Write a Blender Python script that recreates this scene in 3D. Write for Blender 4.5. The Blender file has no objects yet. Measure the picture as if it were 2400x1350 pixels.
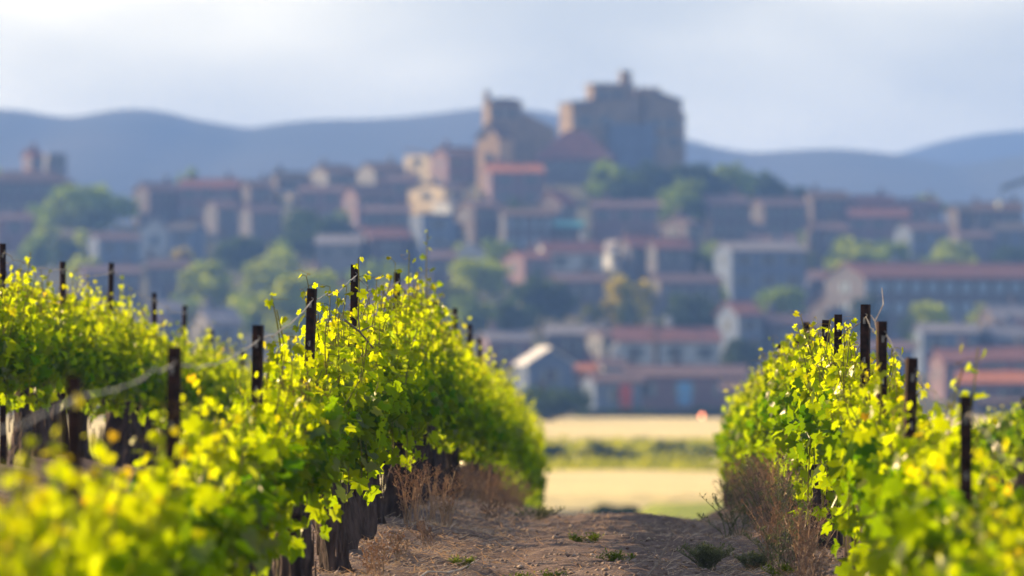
import bpy, math, random
import numpy as np
from mathutils import Vector, Matrix, Euler
R = math.radians
random.seed(7); rng = np.random.default_rng(11)
SC = bpy.context.scene
COL = SC.collection
# ------------------------------------------------------------------ camera
CAM_Z = 1.75
cam_d = bpy.data.cameras.new('camera'); cam = bpy.data.objects.new('camera', cam_d); COL.objects.link(cam)
cam_d.sensor_width = 36; cam_d.lens = 200; cam_d.clip_start = 0.5; cam_d.clip_end = 30000
cam.location = (0, 0, CAM_Z)
cam.rotation_euler = (R(90) + math.atan(125 / 13333), 0, math.atan(300 / 13333))
cam_d.dof.use_dof = True; cam_d.dof.focus_distance = 30.5; cam_d.dof.aperture_fstop = 3.1
SC.camera = cam
# ------------------------------------------------------------------ world
SUN_AZ, SUN_EL = 68.0, 21.0          # degrees left of the row direction, degrees up
W = bpy.data.worlds.new('World'); SC.world = W; W.use_nodes = True
nt = W.node_tree; nt.nodes.clear()
def N(tree, t, **kw):
    n = tree.nodes.new(t)
    for k, v in kw.items(): setattr(n, k, v)
    return n
wo = N(nt, 'ShaderNodeOutputWorld'); bg = N(nt, 'ShaderNodeBackground')
sky = N(nt, 'ShaderNodeTexSky', sky_type='NISHITA', sun_disc=False)
sky.sun_elevation = R(SUN_EL); sky.sun_rotation = R(-SUN_AZ); sky.dust_density = 1.0; sky.air_density = 1.0
tc = N(nt, 'ShaderNodeTexCoord'); mp = N(nt, 'ShaderNodeMapping'); mp.inputs['Scale'].default_value = (8, 8, 22)
mp.inputs['Location'].default_value = (0.4, 7.0, 5.5)
no = N(nt, 'ShaderNodeTexNoise'); no.inputs['Scale'].default_value = 1.0; no.inputs['Detail'].default_value = 3.0; no.inputs['Roughness'].default_value = 0.4
rp = N(nt, 'ShaderNodeValToRGB'); rp.color_ramp.interpolation = 'EASE'
rp.color_ramp.elements[0].position = 0.33; rp.color_ramp.elements[0].color = (6.3, 6.1, 5.3, 1)
rp.color_ramp.elements[1].position = 0.70; rp.color_ramp.elements[1].color = (15.8, 13.9, 10.0, 1)
mx = N(nt, 'ShaderNodeMix', data_type='RGBA'); sx = N(nt, 'ShaderNodeSeparateXYZ'); cr = N(nt, 'ShaderNodeMapRange', interpolation_type='SMOOTHERSTEP')
cr.inputs[1].default_value = 0.02; cr.inputs[2].default_value = 0.55; cr.inputs[3].default_value = 0.95; cr.inputs[4].default_value = 0.15   # clouds close up towards the horizon
L = nt.links
L.new(tc.outputs['Generated'], sx.inputs[0]); L.new(sx.outputs['Z'], cr.inputs[0]); L.new(cr.outputs[0], mx.inputs[0])
L.new(tc.outputs['Generated'], mp.inputs['Vector']); L.new(mp.outputs['Vector'], no.inputs['Vector'])
L.new(no.outputs['Fac'], rp.inputs['Fac'])
L.new(sky.outputs['Color'], mx.inputs[6]); L.new(rp.outputs['Color'], mx.inputs[7])
L.new(mx.outputs[2], bg.inputs['Color']); bg.inputs['Strength'].default_value = 0.075
L.new(bg.outputs[0], wo.inputs['Surface'])
# ------------------------------------------------------------------ sun
sd = bpy.data.lights.new('sun', 'SUN'); sun = bpy.data.objects.new('sun', sd); COL.objects.link(sun)
sd.energy = 5.0; sd.angle = R(0.55); sd.color = (1.0, 0.70, 0.36)
tosun = Vector((-math.sin(R(SUN_AZ)) * math.cos(R(SUN_EL)), math.cos(R(SUN_AZ)) * math.cos(R(SUN_EL)), math.sin(R(SUN_EL))))
sun.rotation_euler = tosun.to_track_quat('Z', 'Y').to_euler(); sun.location = (-30, 10, 30)
# ------------------------------------------------------------------ colour and render
vs = SC.view_settings; vs.view_transform = 'Standard'; vs.look = 'None'; vs.exposure = 1.36; vs.gamma = 1.0
try: vs.use_curve_mapping = False
except Exception: pass
SC.render.engine = 'CYCLES'
cy = SC.cycles; cy.use_denoising = True; cy.max_bounces = 6; cy.diffuse_bounces = 3; cy.glossy_bounces = 2
cy.transmission_bounces = 4; cy.transparent_max_bounces = 6; cy.volume_bounces = 0; cy.caustics_reflective = False; cy.caustics_refractive = False
cy.sample_clamp_indirect = 6

# ================================================================== helpers
FPX = 13333.0
def ray(px, py):
    """direction through a pixel of the 2400x1350 frame, scaled so that y = 1"""
    v = Vector(((px - 1200) / FPX, (675 - py) / FPX, -1.0))
    v = cam.rotation_euler.to_matrix() @ v
    return v / v.y
def at(px, py, d):
    v = ray(px, py); return Vector((v.x * d, d, CAM_Z + v.z * d))
def px_of(x, y): return 1500 + FPX * x / max(y, 1e-3)
def interp(tab, v): return float(np.interp(v, [t[0] for t in tab], [t[1] for t in tab]))

def tag(o, label=None, cat=None, group=None, kind=None):
    if label: o['label'] = label
    if cat: o['category'] = cat
    if group: o['group'] = group
    if kind: o['kind'] = kind
    return o
def link(o, parent=None):
    COL.objects.link(o)
    if parent is not None: o.parent = parent
    return o
def empty(name, loc=(0, 0, 0), rz=0.0, parent=None):
    o = bpy.data.objects.new(name, None); o.empty_display_size = 0.2
    o.location = loc; o.rotation_euler = (0, 0, rz)
    return link(o, parent)
def obj(name, me, parent=None, loc=None, rot=None, scale=None):
    o = bpy.data.objects.new(name, me)
    if loc is not None: o.location = loc
    if rot is not None: o.rotation_euler = rot
    if scale is not None: o.scale = scale
    return link(o, parent)

class MB:
    """collects polygons for ONE mesh"""
    def __init__(s): s.v = []; s.f = []; s.m = []
    def quadmesh(s, verts, faces, mi=0):
        b = len(s.v); s.v.extend([tuple(p) for p in verts])
        s.f.extend([tuple(b + i for i in f) for f in faces]); s.m.extend([mi] * len(faces)); return s
    def box(s, x0, x1, y0, y1, z0, z1, mi=0):
        v = [(x0,y0,z0),(x1,y0,z0),(x1,y1,z0),(x0,y1,z0),(x0,y0,z1),(x1,y0,z1),(x1,y1,z1),(x0,y1,z1)]
        f = [(0,3,2,1),(4,5,6,7),(0,1,5,4),(1,2,6,5),(2,3,7,6),(3,0,4,7)]
        return s.quadmesh(v, f, mi)
    def tube(s, pts, rad, sides=6, mi=0, cap=True):
        pts = [Vector(p) for p in pts]; n = len(pts)
        if not hasattr(rad, '__len__'): rad = [rad] * n
        V = []; up = Vector((0.13, 0.21, 1)).normalized()
        for i, p in enumerate(pts):
            t = (pts[min(i + 1, n - 1)] - pts[max(i - 1, 0)])
            t = t.normalized() if t.length > 1e-9 else Vector((0, 0, 1))
            a = t.cross(up)
            if a.length < 0.05: a = t.cross(Vector((1, 0.1, 0)))
            a.normalize(); b = t.cross(a)
            for k in range(sides):
                th = 2 * math.pi * k / sides
                V.append(p + (a * math.cos(th) + b * math.sin(th)) * rad[i])
        F = []
        for i in range(n - 1):
            for k in range(sides):
                k2 = (k + 1) % sides
                F.append((i * sides + k, i * sides + k2, (i + 1) * sides + k2, (i + 1) * sides + k))
        if cap and sides > 2:
            F.append(tuple(range(sides - 1, -1, -1))); F.append(tuple((n - 1) * sides + k for k in range(sides)))
        return s.quadmesh(V, F, mi)
    def mesh(s, name, mats, smooth=False):
        me = bpy.data.meshes.new(name); me.from_pydata(s.v, [], s.f)
        for m in (mats if isinstance(mats, (list, tuple)) else [mats]): me.materials.append(m)
        if len(set(s.m)) > 1: me.polygons.foreach_set('material_index', s.m)
        if smooth: me.polygons.foreach_set('use_smooth', [True] * len(s.f))
        me.update(); return me
    def build(s, name, mats, parent=None, smooth=False, **kw): return obj(name, s.mesh(name, mats, smooth), parent, **kw)

def np_mesh(name, V, T, mat, col=None, smooth=False):
    """V (n,3), T (m,k) polygons of k corners, col (n,3) stored as the attribute 'lc'"""
    me = bpy.data.meshes.new(name); n, m, k = len(V), len(T), T.shape[1]
    me.vertices.add(n); me.vertices.foreach_set('co', np.ascontiguousarray(V, dtype=np.float32).ravel())
    me.loops.add(m * k); me.loops.foreach_set('vertex_index', np.ascontiguousarray(T, dtype=np.int32).ravel())
    me.polygons.add(m); me.polygons.foreach_set('loop_start', np.arange(0, m * k, k, dtype=np.int32))
    me.polygons.foreach_set('loop_total', np.full(m, k, dtype=np.int32))
    if smooth: me.polygons.foreach_set('use_smooth', np.ones(m, dtype=bool))
    me.materials.append(mat)
    if col is not None:
        a = me.attributes.new('lc', 'FLOAT_COLOR', 'POINT')
        c = np.ones((n, 4), dtype=np.float32); c[:, :3] = col; a.data.foreach_set('color', c.ravel())
    me.update(); me.validate(); return me

# ================================================================== materials
def mat(name):
    m = bpy.data.materials.new(name); m.use_nodes = True; t = m.node_tree; t.nodes.clear()
    o = N(t, 'ShaderNodeOutputMaterial'); return m, t, o
def rough_mat(name, c1, c2, scale=4.0, rough=0.85, bump=0.0, bscale=None, stretch=(1, 1, 1), detail=5.0, spec=0.3, metal=0.0, pos=(0.35, 0.65)):
    m, t, o = mat(name); p = N(t, 'ShaderNodeBsdfPrincipled'); p.inputs['Roughness'].default_value = rough
    p.inputs['Specular IOR Level'].default_value = spec; p.inputs['Metallic'].default_value = metal
    tc = N(t, 'ShaderNodeTexCoord'); mp = N(t, 'ShaderNodeMapping'); mp.inputs['Scale'].default_value = stretch
    n = N(t, 'ShaderNodeTexNoise'); n.inputs['Scale'].default_value = scale; n.inputs['Detail'].default_value = detail
    r = N(t, 'ShaderNodeValToRGB'); e = r.color_ramp.elements
    e[0].position, e[1].position = pos; e[0].color = (*c1, 1); e[1].color = (*c2, 1)
    l = t.links; l.new(tc.outputs['Object'], mp.inputs[0]); l.new(mp.outputs[0], n.inputs['Vector'])
    l.new(n.outputs['Fac'], r.inputs[0]); l.new(r.outputs[0], p.inputs['Base Color']); l.new(p.outputs[0], o.inputs['Surface'])
    if bump:
        n2 = N(t, 'ShaderNodeTexNoise'); n2.inputs['Scale'].default_value = bscale or scale * 3; n2.inputs['Detail'].default_value = 6
        b = N(t, 'ShaderNodeBump'); b.inputs['Strength'].default_value = 1.0; b.inputs['Distance'].default_value = bump
        l.new(mp.outputs[0], n2.inputs['Vector']); l.new(n2.outputs['Fac'], b.inputs['Height']); l.new(b.outputs[0], p.inputs['Normal'])
    return m
def leaf_mat(name, source, tgain=(3.4, 3.25, 0.15), mixf=0.66, gloss=0.006, grough=0.30):
    """thin leaf: reflected + transmitted light + a waxy sheen; colour from the leaf's own age"""
    m, t, o = mat(name); l = t.links
    if source == 'attr': a = N(t, 'ShaderNodeAttribute', attribute_name='lc'); c = a.outputs['Color']
    elif source == 'object': a = N(t, 'ShaderNodeObjectInfo'); c = a.outputs['Color']
    else:
        a = N(t, 'ShaderNodeRGB'); a.outputs[0].default_value = (*source, 1); c = a.outputs[0]
    geo = N(t, 'ShaderNodeNewGeometry'); rr = N(t, 'ShaderNodeMapRange'); rr.inputs[3].default_value = 0.78; rr.inputs[4].default_value = 1.22
    l.new(geo.outputs['Random Per Island'], rr.inputs[0])
    mul = N(t, 'ShaderNodeVectorMath', operation='SCALE'); l.new(c, mul.inputs[0]); l.new(rr.outputs[0], mul.inputs['Scale'])
    tr = N(t, 'ShaderNodeVectorMath', operation='MULTIPLY'); tr.inputs[1].default_value = tgain; l.new(mul.outputs[0], tr.inputs[0])
    d = N(t, 'ShaderNodeBsdfDiffuse'); b = N(t, 'ShaderNodeBsdfTranslucent'); g = N(t, 'ShaderNodeBsdfGlossy'); g.inputs['Roughness'].default_value = grough
    l.new(mul.outputs[0], d.inputs['Color']); l.new(tr.outputs[0], b.inputs['Color'])
    m1 = N(t, 'ShaderNodeMixShader'); m1.inputs[0].default_value = mixf; l.new(d.outputs[0], m1.inputs[1]); l.new(b.outputs[0], m1.inputs[2])
    fr = N(t, 'ShaderNodeLayerWeight'); fr.inputs['Blend'].default_value = 0.25
    fm = N(t, 'ShaderNodeMath', operation='MULTIPLY'); fm.inputs[1].default_value = gloss * 5; l.new(fr.outputs['Fresnel'], fm.inputs[0])
    m2 = N(t, 'ShaderNodeMixShader'); l.new(fm.outputs[0], m2.inputs[0]); l.new(m1.outputs[0], m2.inputs[1]); l.new(g.outputs[0], m2.inputs[2])
    l.new(m2.outputs[0], o.inputs['Surface']); return m

M = {}
M['leaf'] = leaf_mat('vine_leaf', 'attr')
M['leaf_one'] = leaf_mat('vine_leaf_single', 'object')
M['tree_leaf'] = leaf_mat('tree_leaf', 'attr', tgain=(2.2, 2.0, 0.4), mixf=0.45, gloss=0.004)
M['shoot'] = leaf_mat('green_shoot', (0.16, 0.17, 0.035), tgain=(1.6, 1.4, .6), mixf=0.3, gloss=0.05)
M['tendril'] = leaf_mat('tendril', (0.26, 0.2, 0.05), tgain=(1.6, 1.3, .5), mixf=0.4, gloss=0.05)
M['bark'] = rough_mat('vine_bark', (0.018, 0.013, 0.014), (0.10, 0.074, 0.072), scale=26, rough=0.95, bump=0.012, bscale=60, stretch=(1, 1, 0.12))
M['tree_bark'] = rough_mat('tree_bark', (0.05, 0.04, 0.03), (0.14, 0.11, 0.08), scale=4, rough=0.95)
M['post'] = rough_mat('rusted_steel', (0.008, 0.005, 0.005), (0.04, 0.018, 0.014), scale=30, rough=0.7, spec=0.12, bump=0.001, bscale=120)
M['wire'] = rough_mat('galvanised_wire', (0.12, 0.115, 0.115), (0.28, 0.275, 0.28), scale=60, rough=0.45, metal=0.6)
M['dry'] = leaf_mat('dry_weed_stem', (0.42, 0.315, 0.235), tgain=(1.3, 1.1, .8), mixf=0.35, gloss=0.03)
M['dry_dark'] = leaf_mat('old_weed_stem', (0.29, 0.23, 0.205), tgain=(1.3, 1.1, .8), mixf=0.3, gloss=0.03)
M['sage'] = leaf_mat('grey_green_weed', (0.15, 0.17, 0.11), tgain=(1.5, 1.5, .6), mixf=0.35, gloss=0.04)
M['twig'] = rough_mat('bare_twig', (0.10, 0.075, 0.07), (0.22, 0.17, 0.15), scale=40, rough=0.8)
M['pale_twig'] = rough_mat('pale_twig', (0.35, 0.30, 0.27), (0.5, 0.44, 0.4), scale=40, rough=0.7)
M['stone'] = rough_mat('soil_clod', (0.14, 0.10, 0.095), (0.34, 0.28, 0.26), scale=9, rough=0.95)
# ================================================================== terrain
ROWX = {'left': -1.606, 'right': 1.09, 'farleft': -4.30, 'farright': 3.78}
PROF = [(-400, -2.0), (-20, -1.8), (0, -1.75), (10, -1.6), (16, -1.5), (20, -1.38), (24, -1.27), (28, -1.17), (32, -1.14), (36, -1.15), (42, -1.23), (46, -1.34),
        (50, -1.47), (56, -1.64), (64, -1.9), (72, -2.2), (80, -2.65), (100, -4.0), (140, -6.5), (200, -8.3), (250, -8.5), (20000, -8.5)]
_py = np.array([p[0] for p in PROF]); _pz = np.array([p[1] for p in PROF])
def prof(y):
    y = np.asarray(y, float); k = np.array([-3, -1.5, 0, 1.5, 3.]); w = np.array([.1, .24, .32, .24, .1])
    return sum(wi * np.interp(y + ki, _py, _pz) for ki, wi in zip(k, w)) + CAM_Z
SKY_TAB = [(-1500, 560), (0, 505), (300, 525), (600, 505), (750, 478), (950, 452), (1050, 430), (1130, 402), (1300, 395), (1600, 395), (1750, 445), (1900, 515),
           (2100, 545), (2400, 565), (3800, 640)]
VD0, VD1 = 590.0, 1080.0
_sx = np.array([p[0] for p in SKY_TAB]); _sy = np.array([p[1] for p in SKY_TAB])
def ground_z(x, y):
    """the lie of the land: vineyard hump, plain, village hill"""
    x = np.asarray(x, float); y = np.asarray(y, float)
    z = prof(y)
    near = np.clip((95 - y) / 30, 0, 1) * np.clip((y + 5) / 25, 0, 1)
    z = z + near * 0.125 * np.clip(-1.7 - x, 0, 9)
    for rx in ROWX.values(): z = z + near * 0.09 * np.exp(-((x - rx) / 0.42) ** 2)
    z = z - near * (0.05 + .08 * np.clip((y - 36) / 12, 0, 1) * np.exp(-((x + .1) / .75) ** 2) + .06 * np.clip((y - 36) / 12, 0, 1) * np.exp(-((x - .45) / .35) ** 2))
    px = 1500 + FPX * x / np.maximum(y, 1)
    S = sum(np.interp(px + k, _sx, _sy) for k in (-60, -30, 0, 30, 60)) / 5
    t = np.clip((y - VD0) / (VD1 - VD0), 0, 1)
    yp = 992 - (992 - S) * t
    hz = (800 - yp) * y / FPX + CAM_Z
    back = np.clip((y - VD1 - 20) / 600, 0, 1); back = back * back * (3 - 2 * back)
    hz = hz * (1 - back) + (-6.75) * back
    w = np.clip((y - VD0) / 30, 0, 1) * np.clip((1400 - np.abs(x)) / 900, 0, 1)
    return z * (1 - w) + hz * w
def gz(x, y): return float(ground_z(x, y))
def dist_for(px, yb):
    S = interp(SKY_TAB, px); return VD0 + (VD1 - VD0) * min(max((992 - yb) / (992 - S), 0.0), 1.05)

M['land'] = rough_mat('dry_land', (0.035, 0.05, 0.022), (0.10, 0.085, 0.05), scale=0.06, rough=1.0, detail=8)
M['soil'] = None
def soil_mat():
    m, t, o = mat('vineyard_soil'); l = t.links; p = N(t, 'ShaderNodeBsdfPrincipled'); p.inputs['Roughness'].default_value = 0.95; p.inputs['Specular IOR Level'].default_value = 0.2
    tc = N(t, 'ShaderNodeTexCoord')
    n1 = N(t, 'ShaderNodeTexNoise'); n1.inputs['Scale'].default_value = 2.2; n1.inputs['Detail'].default_value = 7; n1.inputs['Roughness'].default_value = .65
    n2 = N(t, 'ShaderNodeTexNoise'); n2.inputs['Scale'].default_value = 34; n2.inputs['Detail'].default_value = 6; n2.inputs['Roughness'].default_value = .7
    r1 = N(t, 'ShaderNodeValToRGB'); e = r1.color_ramp.elements; e[0].position = .3; e[1].position = .72; e[0].color = (.14, .104, .108, 1); e[1].color = (.285, .226, .23, 1)
    r2 = N(t, 'ShaderNodeValToRGB'); e = r2.color_ramp.elements; e[0].position = .32; e[1].position = .66; e[0].color = (.35, .33, .34, 1); e[1].color = (1.15, 1.1, 1.05, 1)
    mu = N(t, 'ShaderNodeMix', data_type='RGBA', blend_type='MULTIPLY'); mu.inputs[0].default_value = 1
    b = N(t, 'ShaderNodeBump'); b.inputs['Distance'].default_value = 0.03
    l.new(tc.outputs['Object'], n1.inputs['Vector']); l.new(tc.outputs['Object'], n2.inputs['Vector'])
    l.new(n1.outputs['Fac'], r1.inputs[0]); l.new(n2.outputs['Fac'], r2.inputs[0]); l.new(r1.outputs[0], mu.inputs[6]); l.new(r2.outputs[0], mu.inputs[7])
    l.new(mu.outputs[2], p.inputs['Base Color']); l.new(n2.outputs['Fac'], b.inputs['Height']); l.new(b.outputs[0], p.inputs['Normal']); l.new(p.outputs[0], o.inputs['Surface'])
    return m
M['soil'] = soil_mat()

def grid_mesh(name, X, Y, Z, m, smooth=True):
    r, c = X.shape; V = np.stack([X, Y, Z], -1).reshape(-1, 3)
    i = np.arange(r * c).reshape(r, c)
    T = np.stack([i[:-1, :-1], i[:-1, 1:], i[1:, 1:], i[1:, :-1]], -1).reshape(-1, 4)
    return np_mesh(name, V, T, m, smooth=smooth)

# ground sheet: polar grid out to the horizon, sunk a little under the vineyard soil
ang = np.unique(np.concatenate([np.linspace(-180, 180, 73), np.linspace(-9, 8, 171)])); ang = np.radians(ang)
rad = np.concatenate([np.arange(1, 80, 1.5), np.arange(80, 300, 6), np.arange(300, 1180, 10), np.geomspace(1180, 9000, 40)])
A_, R_ = np.meshgrid(ang, rad); X_, Y_ = R_ * np.sin(A_), R_ * np.cos(A_)
SOIL = (-9.0, 7.5, 8.0, 84.0)
inside = np.clip(np.minimum.reduce([X_ - SOIL[0], SOIL[1] - X_, Y_ - SOIL[2], SOIL[3] - Y_]), -1, 1) * 0.5 + 0.1
Z_ = ground_z(X_, Y_) - np.clip(inside, 0, .35)
tag(obj('ground', grid_mesh('ground', X_, Y_, Z_, M['land'])), 'dry grassy land rising to the village hill', None, None, 'structure')
# vineyard soil: fine sheet with clods and ruts
def vnoise(x, y, s, seed):
    r = np.random.default_rng(seed); G = r.random((256, 256)); u = x / s; v = y / s
    i = np.floor(u).astype(int); j = np.floor(v).astype(int); fu = u - i; fv = v - j; fu = fu * fu * (3 - 2 * fu); fv = fv * fv * (3 - 2 * fv)
    g = lambda a, b: G[a % 256, b % 256]
    return (g(i, j) * (1 - fu) + g(i + 1, j) * fu) * (1 - fv) + (g(i, j + 1) * (1 - fu) + g(i + 1, j + 1) * fu) * fv - .5
xs = np.unique(np.concatenate([np.arange(SOIL[0], SOIL[1] + .01, .35), np.arange(-2.3, 2.0, 0.04)]))
ysl = np.concatenate([np.arange(SOIL[2], 26, .25), np.arange(26, 48, .06), np.arange(48, SOIL[3] + .1, .25)])
def soil_z(x, y):
    x = np.asarray(x, float); y = np.asarray(y, float)
    return ground_z(x, y) + .10 * vnoise(x, y, 1.7, 1) + .05 * vnoise(x, y, .55, 2) + .03 * vnoise(x, y, .19, 3) - .035 * np.exp(-((x + .72) / .22) ** 2) - .05 * np.exp(-((x - .55) / .25) ** 2)
X2, Y2 = np.meshgrid(xs, ysl); Z2 = soil_z(X2, Y2) + .02 * vnoise(X2, Y2, .08, 4)
edge = np.minimum.reduce([X2 - SOIL[0], SOIL[1] - X2, Y2 - SOIL[2], SOIL[3] - Y2]); Z2 -= np.clip(.3 - edge, 0, .3) * 1.5
tag(obj('dirt_path', grid_mesh('dirt_path', X2, Y2, Z2, M['soil'])), 'bare brown soil with a dirt path between the vine rows', None, None, 'structure')

# far fields
M['wheat'] = rough_mat('ripe_wheat', (0.64, 0.53, 0.25), (0.80, 0.68, 0.36), scale=0.5, rough=1.0, bump=0.3, bscale=3, stretch=(.3, 1, 1))
M['meadow'] = rough_mat('bright_meadow', (0.16, 0.22, 0.02), (0.30, 0.34, 0.03), scale=0.8, rough=1.0, bump=0.2, bscale=4)
M['vinefield'] = rough_mat('weedy_soil', (0.15, 0.17, 0.03), (0.26, 0.24, 0.05), scale=0.6, rough=1.0)
def field(name, x0, x1, y0, y1, m, label, h=0.45):
    gx = np.linspace(x0, x1, 90); gy = np.linspace(y0, y1, 26); X, Y = np.meshgrid(gx, gy)
    Y = Y + (3 * vnoise(X, Y * 0 + 3, 18, 9)) 
    Z = ground_z(X, Y) + h + .25 * vnoise(X, Y, 7, 5)
    Z[0, :] -= h + .3; Z[-1, :] -= h + .3; Z[:, 0] -= h + .3; Z[:, -1] -= h + .3
    tag(obj(name, grid_mesh(name, X, Y, Z, m)), label, None, None, 'structure')
field('wheat_field', -160, 170, 462, 588, M['wheat'], 'golden wheat field below the village edge', .7)
field('far_vineyard_ground', -160, 170, 345, 458, M['vinefield'], 'weedy ground of the far green vineyard', .1)
field('wheat_field', -160, 170, 286, 343, M['wheat'], 'golden wheat strip just beyond the vine rows', .7)
field('meadow', -0.8, 120, 205, 283, M['meadow'], 'bright green meadow beyond the end of the path', .5)

# far hills
M['hill'] = rough_mat('scrub_hill', (0.028, 0.04, 0.026), (0.07, 0.07, 0.05), scale=0.004, rough=1.0, detail=8)
def hill(name, tab, D, depth, label, seed):
    px = np.linspace(-2600, 5200, 260); gv = np.linspace(-1, 1, 33); P, V = np.meshgrid(px, gv)
    top = np.interp(P, [t[0] for t in tab], [t[1] for t in tab])
    ker = np.array([.25, .5, .25]); top = np.apply_along_axis(lambda a: np.convolve(np.pad(a, 1, 'edge'), ker, 'valid'), 1, top)
    H = (800 - top) * D / FPX + CAM_Z
    Y = D + V * depth; X = (P - 1500) / FPX * D
    sh = np.clip(1 - np.abs(V), 0, 1) ** .75
    Z = -30 + (H + 30) * sh + (1 - sh) * sh * 90 * vnoise(X, Y, 420, seed) + (1 - sh) * 40 * sh * vnoise(X, Y, 160, seed + 1)
    # the crest itself keeps its outline
    tag(obj(name, grid_mesh(name, X, Y, Z, M['hill'])), label, None, None, 'structure')
hill('hill', [(-2600, 300), (-900, 230), (-300, 262), (0, 253), (60, 258), (120, 272), (170, 275), (250, 258), (310, 252), (400, 262), (460, 282), (530, 290), (580, 304), (650, 288), (750, 279), (850, 279),
              (950, 274), (1050, 262), (1120, 252), (1250, 256), (1400, 285), (1605, 324), (1680, 346), (1760, 360), (1850, 353), (1960, 348), (2050, 356), (2120, 366), (2250, 390), (2400, 361), (2700, 300), (3300, 330), (5200, 400)],
     3000, 1000, 'long blue wooded ridge behind the village', 21)
hill('hill', [(-2600, 500), (1500, 470), (1900, 400), (2120, 358), (2200, 332), (2300, 313), (2400, 305), (2700, 315), (3300, 380), (5200, 420)],
     4000, 800, 'paler farther ridge at the right behind the blue ridge', 31)
# ================================================================== village
WALL = {'stone': (.088, .078, .095), 'grey': (.098, .10, .13), 'cream': (.62, .52, .36), 'white': (.40, .43, .48), 'pink': (.16, .112, .138), 'blue': (.10, .14, .235), 'ochre': (.45, .32, .19), 'dark': (.06, .055, .06), 'plaster': (.165, .17, .195)}  # cool cast of shade is mixed into most of these base colours
ROOF = {'red': (.17, .075, .078), 'old': (.10, .068, .072), 'mauve': (.125, .085, .10), 'orange': (.36, .13, .07), 'slate': (.075, .07, .08), 'pale': (.175, .175, .215), 'teal': (.03, .22, .30), 'white': (.62, .62, .64)}
def shade(c, k): return tuple(min(1, a * k) for a in c)
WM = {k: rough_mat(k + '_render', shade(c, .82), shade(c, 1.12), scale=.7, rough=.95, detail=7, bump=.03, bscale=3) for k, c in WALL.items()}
RM = {k: rough_mat(k + '_roof_tiles', shade(c, .75), shade(c, 1.2), scale=1.3, rough=.9, detail=7, bump=.06, bscale=4, stretch=(1, .5, .5)) for k, c in ROOF.items()}
M['glass'] = rough_mat('window_glass', (.02, .025, .03), (.04, .045, .05), rough=.15, spec=.5)
M['shutter'] = rough_mat('shutter_paint', (.13, .16, .19), (.2, .24, .27), rough=.7)
M['shutter_blue'] = rough_mat('blue_shutter', (.22, .34, .5), (.3, .42, .58), rough=.7)
M['door'] = rough_mat('door_wood', (.07, .045, .03), (.12, .08, .05), rough=.7)
M['red_paint'] = rough_mat('red_paint', (.30, .05, .045), (.38, .07, .06), rough=.6)
M['blue_paint'] = rough_mat('blue_paint', (.10, .28, .55), (.14, .34, .62), rough=.6)
def window_mesh(shut):
    b = MB(); b.box(-.5, .5, -.03, .02, -.65, .65, 0)                     # pane
    for s in (-1, 1): b.box(s * .55 - .05, s * .55 + .05, -.07, .03, -.72, .72, 1)
    b.box(-.5, .5, -.07, .03, .65, .74, 1); b.box(-.62, .62, -.13, .03, -.76, -.65, 1); b.box(-.03, .03, -.05, .02, -.65, .65, 1)
    for s in (-1, 1): b.box(s * .87 - .27, s * .87 + .27, -.09, .01, -.7, .7, 2)
    return b.mesh('window', [M['glass'], WM['plaster'], shut])
WIN = [window_mesh(M['shutter']), window_mesh(M['shutter_blue'])]
CHIM = {}
def chimney_mesh(k):
    if k not in CHIM:
        b = MB(); b.box(-.4, .4, -.3, .3, -1.2, 1.0); b.box(-.5, .5, -.4, .4, 1.0, 1.18); b.box(-.28, .28, -.2, .2, 1.18, 1.4); CHIM[k] = b.mesh('chimney', WM[k])
    return CHIM[k]
def wall_block(w, dp, h, gable, rh):
    """four walls, up into the gables; x centred, front at y = 0"""
    b = MB(); x = w / 2
    if gable == 'x':      # ridge along x: gables at the sides
        b.quadmesh([(-x,0,0),(x,0,0),(x,0,h),(-x,0,h)], [(0,1,2,3)]); b.quadmesh([(x,dp,0),(-x,dp,0),(-x,dp,h),(x,dp,h)], [(0,1,2,3)])
        for s in (-1, 1): b.quadmesh([(s*x,0,0),(s*x,dp,0),(s*x,dp,h),(s*x,dp/2,h+rh),(s*x,0,h)], [(0,1,2,3,4)])
    elif gable == 'y':
        for yy in (0, dp): b.quadmesh([(-x,yy,0),(x,yy,0),(x,yy,h),(0,yy,h+rh),(-x,yy,h)], [(0,1,2,3,4)])
        for s in (-1, 1): b.quadmesh([(s*x,0,0),(s*x,dp,0),(s*x,dp,h),(s*x,0,h)], [(0,1,2,3)])
    else: b.box(-x, x, 0, dp, 0, h)
    return b
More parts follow.
